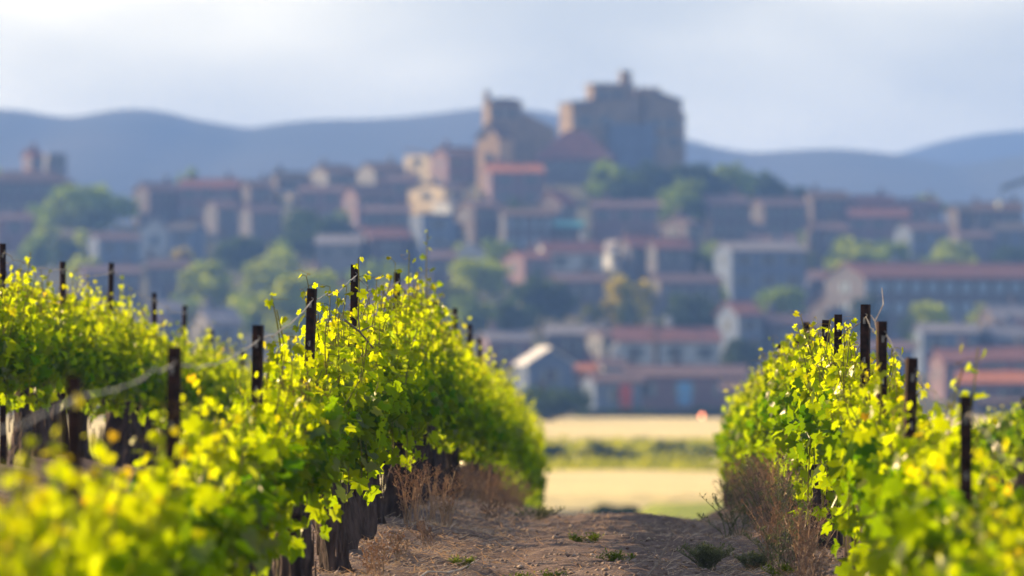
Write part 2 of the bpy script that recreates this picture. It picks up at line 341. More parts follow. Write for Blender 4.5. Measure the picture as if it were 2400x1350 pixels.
def roof_block(w, dp, h, kind, rh, o=.35, th=.16):
    b = MB(); x = w / 2
    def slab(p):                                                           # a slab of thickness th under polygon p
        q = [(a, c, z - th) for a, c, z in p]; n = len(p)
        b.quadmesh(list(p) + q, [tuple(range(n)), tuple(range(2*n-1, n-1, -1))] + [(i, i+n, (i+1) % n + n, (i+1) % n) for i in range(n)])
    g = .17
    if kind == 'x':
        k = rh / (dp / 2)
        slab([(-x-o,-o,h-k*o+g),(x+o,-o,h-k*o+g),(x+o,dp/2,h+rh+g),(-x-o,dp/2,h+rh+g)])
        slab([(-x-o,dp/2+.004,h+rh+g),(x+o,dp/2+.004,h+rh+g),(x+o,dp+o,h-k*o+g),(-x-o,dp+o,h-k*o+g)])
        b.box(-x-o, x+o, dp/2-.14, dp/2+.14, h+rh+g-.05, h+rh+g+.1)
    elif kind == 'y':
        k = rh / x
        slab([(-x-o,-o,h-k*o+g),(-.002,-o,h+rh+g),(-.002,dp+o,h+rh+g),(-x-o,dp+o,h-k*o+g)])
        slab([(x+o,-o,h-k*o+g),(x+o,dp+o,h-k*o+g),(.002,dp+o,h+rh+g),(.002,-o,h+rh+g)])
        b.box(-.14, .14, -o, dp+o, h+rh+g-.05, h+rh+g+.1)
    elif kind == 'hip':
        i = min(x, dp / 2) * .98; r1, r2 = (-x + i, x - i) if x > dp / 2 else (-.1, .1)
        a = [(-x-o,-o,h+g),(x+o,-o,h+g),(x+o,dp+o,h+g),(-x-o,dp+o,h+g),(r1,dp/2,h+rh+g),(r2,dp/2,h+rh+g)]
        b.quadmesh(a + [(p[0],p[1],h+.01) for p in a[:4]], [(0,1,5,4),(1,2,5),(2,3,4,5),(3,0,4),(0,6,7,1),(1,7,8,2),(2,8,9,3),(3,9,6,0),(9,8,7,6)])
    elif kind == 'shed':
        slab([(-x-o,-o,h+g),(x+o,-o,h+g),(x+o,dp+o,h+rh+g),(-x-o,dp+o,h+rh+g)])
    else:                                                                  # flat with a parapet
        b.box(-x-.1, x+.1, -.1, dp+.1, h+.003, h+.25)
    return b
def windows(t, w, h, dp, side=True, kind=0, sx=3.4, top=None, fl=None, lim=12):
    """rows of windows on the front and the left side, hung from the eaves down"""
    n = max(1, int(w / sx)); fl = fl or min(3, max(1, int((min(h, 8.5) - .6) / 2.9))); c = 0
    for f in range(fl):
        z = h - 1.35 - f * 2.9
        for i in range(n):
            if c >= lim: break
            obj('window', WIN[kind], t, ((i + .5) * w / n - w / 2, 0, z)); c += 1
        if side and dp > 5: obj('window', WIN[kind], t, (-w / 2, dp * .5, z), (0, 0, -math.pi / 2))
FOOT = []; RECT = []; W_JIT = True; HR = random.Random(41)
def house(x0, x1, yr, yw, yb, kind, yaw, wall, roof, label, dp=8.0, win=0, sx=3.4, door=True, name='house', chim=True, d=None, fl=None, cat='house', group='houses of the hillside village', lim=12, side=True):
    """a house whose front stands between pixel columns x0, x1; eaves at yw, ridge at yr, ground near yb"""
    if abs(yaw) < 17 and W_JIT and x1 - x0 < 300: yaw += HR.uniform(-16, 17); yr += HR.uniform(-3, 4); dp *= HR.uniform(.85, 1.25)
    d = d or dist_for((x0 + x1) / 2, yb); k = d / FPX; a = R(yaw); W_ = (x1 - x0) * k
    w = max(2.0, (W_ - dp * abs(math.sin(a))) / math.cos(a)) if yaw else W_
    c = at((x0 + x1) / 2, yw, d)
    corners = [(c.x + u * math.cos(a) - v * math.sin(a), c.y + u * math.sin(a) + v * math.cos(a)) for u in (-w/2, w/2) for v in (0, dp)]
    zb = min(gz(*p) for p in corners) - .4
    h = max(2.4, c.z - zb); rh = max(.25, (yw - yr) * k)
    if kind == 'flat': rh = 0
    off = dp * math.sin(a) / 2                               # centre of the front in the frame
    FOOT.append((c.x + off, c.y + dp / 2, W_, dp + 2)); RECT.append((x0, x1, yr, min(yb, yw + 55), d))
    t = empty(name, (c.x + off, c.y, c.z - h), a); tag(t, label, cat, group)
    wall_block(w, dp, h, kind, rh if kind in 'xy' else 0).build('wall', WM[wall], t)
    if kind == 'shed':
        pass
    rf = roof_block(w, dp, h, kind, rh).build('roof', RM[roof], t)
    if chim and kind in ('x', 'hip'):
        obj('chimney', chimney_mesh(wall), rf, (w * random.choice((-.28, .25, .32)), dp * .5 + .5, h + rh + .1))
    windows(t, w, h, dp, side, win, sx, fl=fl, lim=lim)
    if door:
        dx = random.uniform(-.3, .3) * w
        MB().box(dx - .5, dx + .5, -.06, .03, .3, 2.5).box(dx - .62, dx + .62, -.09, .02, 2.5, 2.62).build('door', M['door'], t)
    return t, w, h, rh, d
H = house
# -- left skyline
H(-60, 172, 402, 428, 520, 'hip', 12, 'stone', 'old', 'broad dark stone house with hipped roof at the left edge of the skyline', dp=10)
H(52, 92, 350, 366, 500, 'x', 10, 'pink', 'red', 'narrow tall house with red top rising behind the dark house at far left', dp=5, door=False)
H(94, 156, 354, 362, 500, 'flat', 12, 'plaster', 'pale', 'pale flat-topped block rising behind the dark house at far left', dp=6, door=False)
H(-30, 78, 498, 515, 590, 'x', 8, 'pink', 'mauve', 'mauve-roofed house below the dark house, left of the big round tree', dp=8)
H(305, 425, 428, 448, 530, 'x', 15, 'stone', 'mauve', 'mauve stone house on the skyline right of the big round tree', dp=9)
H(420, 560, 418, 440, 530, 'x', 8, 'pink', 'red', 'red-roofed house on the left skyline with a tree behind its ridge', dp=9)
H(556, 640, 424, 440, 530, 'x', 18, 'stone', 'old', 'small brown-roofed house right of the red-roofed skyline house', dp=8)
H(626, 722, 402, 420, 510, 'x', 10, 'stone', 'slate', 'dark-roofed house where the left skyline starts to climb', dp=9)
H(716, 838, 390, 408, 470, 'x', 14, 'plaster', 'old', 'lilac-walled house, left one of the pair on the climbing skyline', dp=9)
H(832, 952, 383, 401, 470, 'x', 10, 'plaster', 'old', 'lilac-walled house, right one of the pair on the climbing skyline', dp=9)
H(470, 560, 470, 488, 560, 'x', 12, 'grey', 'mauve', 'grey house in the shade under the red-roofed skyline house', dp=8)
H(636, 706, 446, 458, 520, 'shed', 30, 'cream', 'pale', 'small cream house with a glinting left wall under the dark roof', dp=7, door=False)
H(700, 806, 432, 450, 520, 'x', 10, 'pink', 'mauve', 'mauve-roofed house below the left house of the lilac pair', dp=8)
H(800, 930, 437, 458, 530, 'x', 6, 'pink', 'old', 'wide rosy house below the right house of the lilac pair', dp=8)
H(556, 660, 478, 498, 570, 'x', 16, 'grey', 'mauve', 'blue-grey house above the dark round tree at centre left', dp=8)
H(946, 1026, 350, 364, 430, 'shed', 52, 'cream', 'mauve', 'bright cream sunlit house high on the slope left of the church', dp=6.5, door=False)
H(1006, 1136, 342, 366, 440, 'x', 8, 'pink', 'mauve', 'wide mauve-roofed house between the cream house and the church', dp=10)
H(956, 1100, 430, 442, 500, 'x', 48, 'cream', 'mauve', 'long cream sunlit house below the wide mauve roof', dp=9, door=False)
H(1020, 1072, 468, 478, 520, 'shed', 40, 'white', 'pale', 'little white sunlit house just below the long cream house', dp=5, door=False)
H(905, 975, 410, 425, 480, 'x', 10, 'pink', 'mauve', 'small rosy house left of the long cream house', dp=8)
# -- below the left skyline
t, w, h, rh, d = H(322, 402, 512, 545, 612, 'y', -6, 'white', 'pale', 'white gabled house glowing pale blue right of the big round tree', dp=9, win=1, chim=False, lim=2)
H(396, 474, 522, 540, 612, 'x', 4, 'blue', 'slate', 'blue-grey house leaning against the white gabled house', dp=8)
H(196, 328, 545, 562, 640, 'x', 8, 'blue', 'mauve', 'blue-grey house under the big round tree at left', dp=8)
H(170, 330, 620, 640, 720, 'x', 10, 'stone', 'mauve', 'stone house just above the leftmost vine row', dp=9)
H(345, 440, 610, 628, 700, 'x', 6, 'grey', 'old', 'grey house half hidden behind the left vines and trees', dp=8)
H(440, 566, 722, 758, 830, 'x', 20, 'plaster', 'pale', 'low house with a pale lilac roof slope just above the left vines', dp=9)
H(740, 850, 548, 572, 660, 'x', 12, 'plaster', 'pale', 'pale grey-roofed house below the dark spreading tree', dp=9)
H(832, 962, 535, 558, 650, 'x', 6, 'stone', 'red', 'house with a dusky red roof above the tallest left posts', dp=9)
H(850, 960, 478, 498, 580, 'x', 14, 'stone', 'mauve', 'stone house in shade below the wide rosy house', dp=8)
H(955, 1066, 490, 505, 640, 'flat', 6, 'blue', 'slate', 'tall blue-shaded block below the long cream house', dp=9)
H(1066, 1172, 468, 486, 600, 'x', 10, 'stone', 'mauve', 'stone house below the church, left of the teal awning', dp=9)
H(1168, 1296, 488, 505, 610, 'x', 8, 'grey', 'old', 'grey house below the red pyramid roof', dp=9, win=1)
H(1130, 1276, 384, 404, 480, 'x', 12, 'pink', 'orange', 'rosy house with an orange-pink roof directly below the church', dp=8)
H(1000, 1066, 590, 606, 690, 'x', 10, 'stone', 'mauve', 'stone house behind the tall shoots of the left row', dp=8)
H(1062, 1134, 566, 592, 660, 'y', 10, 'white', 'white', 'white gabled house above the bright green tree at centre', dp=8, chim=False)
H(1176, 1292, 592, 606, 680, 'x', 6, 'pink', 'red', 'rosy house right of the bright green tree at centre', dp=8)
H(1254, 1414, 563, 592, 660, 'x', 4, 'white', 'red', 'white-walled house with a red roof below the teal awning', dp=8, win=0)
H(1292, 1366, 522, 534, 600, 'shed', 6, 'stone', 'teal', 'small house with a teal blue awning roof in mid village', dp=5)
H(1416, 1456, 566, 584, 630, 'y', 20, 'white', 'pale', 'tiny bright white gabled house at the middle of the village', dp=5, chim=False, lim=1)
H(1450, 1524, 553, 578, 660, 'x', 8, 'grey', 'red', 'red-roofed grey house right of the tiny white house', dp=8)
H(1516, 1622, 560, 582, 670, 'x', 8, 'grey', 'red', 'pale red-roofed house left of the big pale mansion', dp=8)
H(1386, 1544, 468, 486, 570, 'x', 8, 'pink', 'mauve', 'lilac row house under the wooded castle slope', dp=9)
H(1540, 1640, 508, 524, 600, 'x', 12, 'stone', 'mauve', 'stone house at the foot of the dark wooded slope', dp=9)
H(1630, 1760, 458, 480, 570, 'x', 10, 'stone', 'mauve', 'left half of the stone terrace right of the wooded slope', dp=9)
H(1756, 1892, 462, 482, 570, 'x', 6, 'stone', 'mauve', 'right half of the stone terrace right of the wooded slope', dp=9)
H(1676, 1888, 564, 588, 730, 'x', 8, 'blue', 'pale', 'big pale blue-shaded mansion with lilac roof right of centre', dp=11, win=0, sx=3.0)
H(1290, 1420, 640, 660, 740, 'x', 8, 'grey', 'mauve', 'grey house behind the dark trees at the centre', dp=8)
H(1520, 1690, 640, 662, 740, 'x', 6, 'grey', 'mauve', 'long grey house between the cypress and the mansion', dp=8)
# -- right
H(1884, 1990, 448, 466, 560, 'x', 10, 'stone', 'old', 'brown-roofed house where the wooded slope ends at right', dp=9)
H(1984, 2108, 455, 480, 560, 'x', 8, 'pink', 'red', 'red-roofed house on the right skyline', dp=9)
H(2104, 2206, 468, 486, 570, 'x', 12, 'pink', 'mauve', 'mauve-roofed house on the right skyline beside a tree', dp=9)
H(1890, 1990, 520, 540, 640, 'x', 8, 'stone', 'mauve', 'stone house above the bright green tree at right', dp=8)
H(1990, 2132, 488, 508, 590, 'x', 6, 'pink', 'red', 'house with a dull red roof below the red-roofed skyline house', dp=8)
H(2100, 2226, 520, 540, 620, 'x', 8, 'blue', 'mauve', 'blue-shaded house behind the right green trees', dp=9)
H(2222, 2322, 478, 496, 590, 'x', 12, 'stone', 'slate', 'dark slate-roofed house on the right skyline left of the crane', dp=9)
H(2286, 2400, 474, 494, 600, 'x', 8, 'stone', 'old', 'dark house under the crane at the right edge', dp=9)
H(2230, 2330, 540, 556, 640, 'x', 8, 'grey', 'mauve', 'grey house behind the small round green tree at right', dp=8)
H(2330, 2450, 520, 540, 640, 'x', 6, 'blue', 'slate', 'blue-shaded house at the right edge below the dark house', dp=8)
H(1936, 2700, 618, 652, 800, 'x', 24, 'grey', 'red', 'long two-storey building with rows of windows and a red roof at right', dp=13, win=1, sx=2.6, lim=40, fl=2, chim=False)
H(1682, 1784, 708, 738, 830, 'x', 17.5, 'blue', 'red', 'blue-shaded house with a steep red roof left of the long building', dp=9, chim=False)
H(1770, 1900, 740, 762, 840, 'x', 6, 'grey', 'mauve', 'low grey house behind the right row beside the steep red roof', dp=8)
H(2150, 2292, 758, 780, 880, 'x', 14, 'blue', 'pale', 'pale blue-roofed house above the right vines', dp=9)
H(2284, 2420, 764, 792, 880, 'x', 18, 'blue', 'pale', 'pale blue-roofed house at the right edge above terracotta roofs', dp=9)
H(2190, 2300, 822, 850, 940, 'x', 10, 'pink', 'red', 'terracotta-roofed house behind the sprouting right shoot', dp=9)
H(2290, 2440, 812, 846, 940, 'x', 12, 'plaster', 'red', 'terracotta-roofed house at the right edge below the blue roofs', dp=9)
H(2246, 2420, 872, 898, 965, 'x', 6, 'pink', 'orange', 'low house with an orange roof above the rightmost post', dp=8)
H(2296, 2430, 934, 946, 990, 'x', 4, 'dark', 'old', 'low dark shed at the right edge by the wheat field', dp=6)
H(1990, 2150, 800, 820, 900, 'x', 10, 'blue', 'mauve', 'blue-shaded house behind the tallest right posts', dp=8)
# -- front edge of the village
H(1440, 1532, 768, 800, 870, 'x', 5, 'white', 'red', 'white bungalow with a red roof, left half before the dark pole', dp=8, chim=False)
H(1528, 1688, 768, 800, 870, 'x', 3, 'white', 'red', 'white bungalow with a red roof and dark windows, right of the pole', dp=8)
H(1120, 1246, 778, 798, 860, 'x', 8, 'pink', 'pale', 'pale rosy house just above the right end of the left row', dp=8)
H(1276, 1402, 764, 784, 850, 'x', 12, 'grey', 'pale', 'grey house with a pale roof left of the white bungalow', dp=8)
H(1376, 1446, 772, 788, 860, 'x', 6, 'plaster', 'mauve', 'small plaster house touching the left of the white bungalow', dp=7)
H(1206, 1344, 820, 852, 930, 'y', 2, 'blue', 'white', 'blue-shaded house with a broad white gable roof', dp=9, chim=False, lim=3)
H(1342, 1396, 853, 872, 920, 'x', 12, 'pink', 'orange', 'tiny house with a bright orange roof right of the white gable', dp=6)
H(1388, 1468, 840, 860, 920, 'x', 4, 'white', 'mauve', 'small white-walled house between the orange roof and long pink building', dp=7)
t, w, h, rh, d = H(1362, 1504, 880, 896, 985, 'x', 2, 'blue', 'mauve', 'blue-shaded house with a tall red panel beside the wheat field', dp=7, door=False, chim=False, lim=4)
MB().box(w*.02, w*.02 + 1.3, -.12, .02, h - 3.2, h - .25).build('red_panel', M['red_paint'], t)['label'] = 'tall red panel on the wall'
t, w, h, rh, d = H(1466, 1748, 856, 884, 965, 'x', 3, 'pink', 'mauve', 'long low pink building with a blue door beside the wheat field', dp=9, door=False, chim=False)
MB().box(-w*.06, -w*.06 + 1.5, -.12, .02, h - 3.0, h - .5).build('door', M['blue_paint'], t)['label'] = 'bright blue door'
H(1690, 1800, 900, 915, 985, 'x', 5, 'pink', 'mauve', 'low pink house behind the left edge of the right row', dp=8)

# -- castle
def block(t, name, x0, x1, yl, yr, yb, v0, dp, m, d, c0, a):
    """a walled block in the castle's own frame; x from pixel columns, top sloping from yl to yr"""
    k = d / FPX; u0 = (x0 - c0) * k / math.cos(a); u1 = (x1 - c0) * k / math.cos(a); za = (yb - yl) * k; zb_ = (yb - yr) * k
    b = MB(); v = [(u0,v0,-6),(u1,v0,-6),(u1,v0+dp,-6),(u0,v0+dp,-6),(u0,v0,za),(u1,v0,zb_),(u1,v0+dp,zb_),(u0,v0+dp,za)]
    b.quadmesh(v, [(0,3,2,1),(4,5,6,7),(0,1,5,4),(1,2,6,5),(2,3,7,6),(3,0,4,7)])
    return b.build(name, m, t), u0, u1, za, zb_
CD = 1075.0; k = CD / FPX; ca = R(15)
c = at(1455, 385, CD); t = empty('castle', (c.x, c.y, c.z), ca); tag(t, 'large stone castle of stepped blocks crowning the village hill', 'castle')
SM = rough_mat('castle_stone', (.165, .13, .10), (.25, .195, .15), scale=.5, rough=.95, detail=8, bump=.06, bscale=2)
castle = t
o, u0, u1, za, zb_ = block(t, 'wing', 1338, 1500, 243, 226, 385, -1.0, 9.6, SM, CD, 1455, ca)
MB().quadmesh([(u0-.3,-1.3,za+.02),(u1-.1,-1.3,zb_+.02),(u1-.1,8.9,zb_+.02),(u0-.3,8.9,za+.02),(u0-.3,-1.3,za+.3),(u1-.1,-1.3,zb_+.3),(u1-.1,8.9,zb_+.3),(u0-.3,8.9,za+.3)], [(0,3,2,1),(4,5,6,7),(0,1,5,4),(1,2,6,5),(2,3,7,6),(3,0,4,7)]).build('roof', RM['old'], o)
for i, (px_, py_) in enumerate([(1365, 285), (1415, 285), (1425, 318), (1365, 330), (1462, 300)]):
    obj('window', WIN[0], o, ((px_ - 1455) * k, -1.0, (385 - py_) * k), None, (1.1, 1, 1.2))
o, u0, u1, za, zb_ = block(t, 'keep', 1392, 1490, 201, 199, 385, .8, 5.2, SM, CD, 1455, ca)
MB().box(u0-.25, u1+.2, .55, 6.2, za+.16, za+.5).build('parapet', SM, o)
obj('window', WIN[0], o, ((1412 - 1455) * k, .8, (385 - 222) * k)); obj('window', WIN[0], o, ((1448 - 1455) * k, .8, (385 - 222) * k))
o, u0, u1, za, zb_ = block(t, 'turret', 1464, 1487, 168, 168, 385, 2.2, 1.9, SM, CD, 1455, ca)
MB().box(u0-.15, u1+.15, 2.05, 4.25, za+.004, za+.3).build('cap', SM, o)
def lean_roof(o, u0, u1, za, zb_, v0, dp, m_):
    e = .3; k_ = (zb_ - za) / (u1 - u0); pts = [(u0 - .05, v0 - e), (u1 + e, v0 - e), (u1 + e, v0 + dp + e), (u0 - .05, v0 + dp + e)]; zf = lambda u: za + k_ * (u - u0)
    V = [(u, v, zf(u) + .01) for u, v in pts] + [(u, v, zf(u) + .32) for u, v in pts]
    MB().quadmesh(V, [(0,3,2,1),(4,5,6,7),(0,1,5,4),(1,2,6,5),(2,3,7,6),(3,0,4,7)]).build('roof', m_, o)
o, u0, u1, za, zb_ = block(t, 'wing', 1590, 1604, 262, 270, 385, -.6, 6.4, SM, CD, 1455, ca); lean_roof(o, u0, u1, za, zb_, -.6, 6.4, RM['slate'])
o, u0, u1, za, zb_ = block(t, 'wing', 1507, 1591, 208, 238, 385, -2.4, 8.4, SM, CD, 1455, ca); lean_roof(o, u0, u1, za, zb_, -2.4, 8.4, RM['slate'])
o['label'] = 'right wing with a sloping roof'
MB().box(-.45, .45, -.45, .45, -1.5, 1.5).box(-.55, .55, -.55, .55, 1.5, 1.75).build('chimney', SM, o, loc=((1549 - 1455) * k, 2.0, (385 - 224) * k))
for (px_, py_) in [(1530, 290), (1570, 292), (1532, 330), (1575, 332)]: obj('window', WIN[0], o, ((px_ - 1455) * k, -2.4, (385 - py_) * k), None, (1.1, 1, 1.2))
block(t, 'bastion', 1420, 1520, 292, 292, 385, -4.6, 3.2, WM['blue'], CD, 1455, ca)[0]['label'] = 'pale blue-shaded lower bastion'
# -- church
c = at(1180, 385, CD - 12); d2 = CD - 12; k2 = d2 / FPX; t = empty('church', (c.x, c.y, c.z), R(15)); tag(t, 'stone church with a blunt bell tower and sunlit orange edge left of the castle', 'church')
o, u0, u1, za, zb_ = block(t, 'bell_tower', 1148, 1224, 240, 240, 385, 0, 5.6, SM, d2, 1180, ca)
um = (u0 + u1) / 2
V = [(u0-.3,-.3,za),(u1+.3,-.3,za),(u1+.3,5.9,za),(u0-.3,5.9,za)]; V2 = [(u0+1,1,za+.75),(u1-1,1,za+.75),(u1-1,4.6,za+.75),(u0+1,4.6,za+.75)]
MB().quadmesh(V + V2 + [(um,2.8,za+1.0)], [(0,1,5,4),(1,2,6,5),(2,3,7,6),(3,0,4,7),(4,5,8),(5,6,8),(6,7,8),(7,4,8),(3,2,1,0)]).build('roof', RM['slate'], o)
obj('window', WIN[0], o, (um - 1.6, 0, za - 2)); obj('window', WIN[0], o, (um + 1.2, 0, za - 2))
o = MB().box(u0 - .1, u0 + .8, 2.9, 4.3, za - .3, za + 2.1).quadmesh([(u0-.25,2.75,za+2.1),(u0+.95,2.75,za+2.1),(u0+.95,4.45,za+2.1),(u0-.25,4.45,za+2.1),(u0+.35,3.6,za+2.55)], [(0,1,4),(1,2,4),(2,3,4),(3,0,4),(3,2,1,0)]).build('turret', SM, t)
kx = lambda p: (p - 1180) * k2 / math.cos(ca)
kz = lambda p: (385 - p) * k2
x0_, x1_ = kx(1226), kx(1304)
MB().quadmesh([(x0_,.5,-6),(x1_,.5,-6),(x1_,9,-6),(x0_,9,-6),(x0_,.5,kz(268)),(x1_,.5,kz(300)),(x1_,9,kz(300)),(x0_,9,kz(268)),(x0_,4.7,kz(252)),(x1_,4.7,kz(292))],
              [(0,1,5,4),(1,2,6,9,5),(2,3,7,6),(3,0,4,8,7),(4,5,9,8),(8,9,6,7)]).build('nave', SM, t)
# chapel: gable turned to the sun
c = at(1186, 385, d2 - 9); t2 = empty('chapel', (c.x, c.y, c.z), R(56)); tag(t2, 'sunlit orange chapel gable with a dark arch below the bell tower', 'chapel')
w_, dp_ = 4.2, 5.2; hz_ = (385 - 322) * k2; rr = (322 - 293) * k2
MB().quadmesh([(-w_/2,0,-6),(w_/2,0,-6),(w_/2,dp_,-6),(-w_/2,dp_,-6),(-w_/2,0,hz_),(w_/2,0,hz_),(w_/2,dp_,hz_),(-w_/2,dp_,hz_),(-w_/2,dp_/2,hz_+rr),(w_/2,dp_/2,hz_+rr)],
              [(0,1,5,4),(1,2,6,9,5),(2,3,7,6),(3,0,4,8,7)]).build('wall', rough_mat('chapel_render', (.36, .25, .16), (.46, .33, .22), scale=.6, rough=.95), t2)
roof_block(w_, dp_, hz_, 'x', rr).build('roof', RM['old'], t2)
AV = [(-w_/2-.05, dp_/2 + 1.0*math.cos(th) - .3, 1.0 + 1.2*math.sin(th)) for th in np.linspace(0, math.pi, 9)] + [(-w_/2-.05, dp_/2-1.3, -3), (-w_/2-.05, dp_/2+.7, -3)]
AV = AV[:9] + [AV[9], AV[10]]
MB().quadmesh([p for p in AV] + [(p[0]+.3, p[1], p[2]) for p in AV], [tuple(range(len(AV)))[::-1], tuple(range(len(AV), 2*len(AV)))] + [(i, (i+1) % len(AV), (i+1) % len(AV) + len(AV), i + len(AV)) for i in range(len(AV))]).build('arch', M['glass'], t2)
# house with the red pyramid roof
H(1252, 1442, 302, 374, 470, 'hip', 6, 'grey', 'red', 'grey house with a big red pyramid roof between church and castle', dp=12, d=CD - 24, chim=False)
# -- crane at the right edge
M['crane'] = rough_mat('crane_paint', (.03, .035, .04), (.05, .055, .06), rough=.6)
M['lampglass'] = rough_mat('pale_block', (.75, .72, .45), (.85, .82, .55), rough=.3, spec=.6)
dC = 1000.; kc = dC / FPX; c = at(2366, 560, dC); t = empty('crane', (c.x, c.y, gz(c.x, c.y))); tag(t, 'dark crane jib with a hanging pale hook block at the right edge', 'crane')
def lc(px, py): p = at(px, py, dC) - t.location; return (p.x, p.y, p.z)
b = MB(); base = lc(2500, 560); 
b.tube([(base[0], 0, 0), (base[0], 0, lc(0, 360)[2])], .5, 4); b.build('mast', M['crane'], t)
b = MB()
p0, p1 = Vector(lc(2346, 446)), Vector(lc(2520, 384))
for off in ((0, -.3, 0), (0, .3, 0), (0, 0, .5)): b.tube([p0 + Vector(off), p1 + Vector(off)], .2, 6)
for i in range(18):
    q0 = p0.lerp(p1, i / 18); q1 = p0.lerp(p1, (i + 1) / 18)
    b.tube([q0 + Vector((0, -.3, 0)), q1 + Vector((0, 0, .5))], .1, 4); b.tube([q0 + Vector((0, .3, 0)), q1 + Vector((0, 0, .5))], .1, 4); b.tube([q0 + Vector((0, -.3, 0)), q1 + Vector((0, .3, 0))], .05, 4)
b.build('jib', M['crane'], t)
MB().tube([lc(2347, 448), lc(2343, 474)], .12, 5).build('cable', M['crane'], t)
p = lc(2341, 481); MB().tube([(p[0], p[1], p[2] + .75), (p[0], p[1], p[2] + .45), (p[0], p[1], p[2] - .3), (p[0], p[1], p[2] - .7)], [.15, .42, .42, .12], 8).build('hook_block', M['lampglass'], t)
# -- pole between the white bungalows, glowing globe for a sun glint by the field
dP = dist_for(1535, 880); c = at(1535, 880, dP); zb = gz(c.x, dP); zt = at(1535, 772, dP).z
t = empty('utility_pole', (c.x, c.y - 1, zb)); tag(t, 'dark wooden utility pole in front of the white bungalow', 'pole')
MB().tube([(0, 0, -.3), (0, 0, (zt - zb) * .6), (.03, 0, zt - zb)], [.2, .17, .13], 8).build('pole', M['door'], t)
MB().box(-.8, .8, -.06, .06, zt - zb - .5, zt - zb - .36).build('crossarm', M['door'], t)
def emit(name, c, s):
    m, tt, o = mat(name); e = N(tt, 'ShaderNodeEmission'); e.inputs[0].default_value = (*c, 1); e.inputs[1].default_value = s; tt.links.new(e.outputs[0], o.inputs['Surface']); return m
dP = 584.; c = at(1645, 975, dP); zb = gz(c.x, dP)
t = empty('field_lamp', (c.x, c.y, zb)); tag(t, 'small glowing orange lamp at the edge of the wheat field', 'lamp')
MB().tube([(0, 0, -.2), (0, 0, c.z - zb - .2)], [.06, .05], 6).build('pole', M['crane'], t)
MB().tube([(0, 0, c.z - zb - .3 + q) for q in (.1, .16, .3, .44, .5)], [.04, .13, .2, .13, .04], 8).build('lamp_globe', emit('lamp_glow', (1.0, .30, .13), 4.0), t)  # sun glint on a reflective ball, made as a glowing globe
# -- hedges at the field edge
# ================================================================== trees of the village
TONE = {'dark': (.03, .056, .018), 'mid': (.12, .19, .02), 'bright': (.22, .29, .015), 'yellow': (.32, .29, .02), 'olive': (.06, .08, .03)}
def leaf_cloud(name, lobes, n, size, tone, r, squash=1.0):
    """n small tilted leaf clumps spread through ellipsoid lobes [(centre, radii)]"""
    vol = np.array([l[1][0] * l[1][1] * l[1][2] for l in lobes]); pick = r.choice(len(lobes), n, p=vol ** .75 / (vol ** .75).sum())
    C = np.array([l[0] for l in lobes])[pick]; A = np.array([l[1] for l in lobes])[pick]
    v = r.normal(size=(n, 3)); v /= np.linalg.norm(v, axis=1)[:, None]; rad_ = r.random(n) ** .38
    P = C + v * A * rad_[:, None] * (1 + .12 * r.normal(size=(n, 1)))
    nrm = v + .8 * r.normal(size=(n, 3)); nrm /= np.linalg.norm(nrm, axis=1)[:, None]
    a = np.cross(nrm, r.normal(size=(n, 3))); a /= np.linalg.norm(a, axis=1)[:, None]; b = np.cross(nrm, a)
    s = size * (.6 + .8 * r.random(n))[:, None]
    V = np.stack([P - a * s, P - b * s * .55 + nrm * s * .1, P + a * s, P + b * s * .6 + nrm * s * .1], 1).reshape(-1, 3)
    T = np.arange(n * 4).reshape(n, 4)
    lob = (.75 + .5 * r.random(len(lobes)))[pick] * (.8 + .4 * r.random(n))
    col = np.repeat(np.array(tone)[None] * lob[:, None], 4, 0)
    return np_mesh(name, V, T, M['tree_leaf'], col)
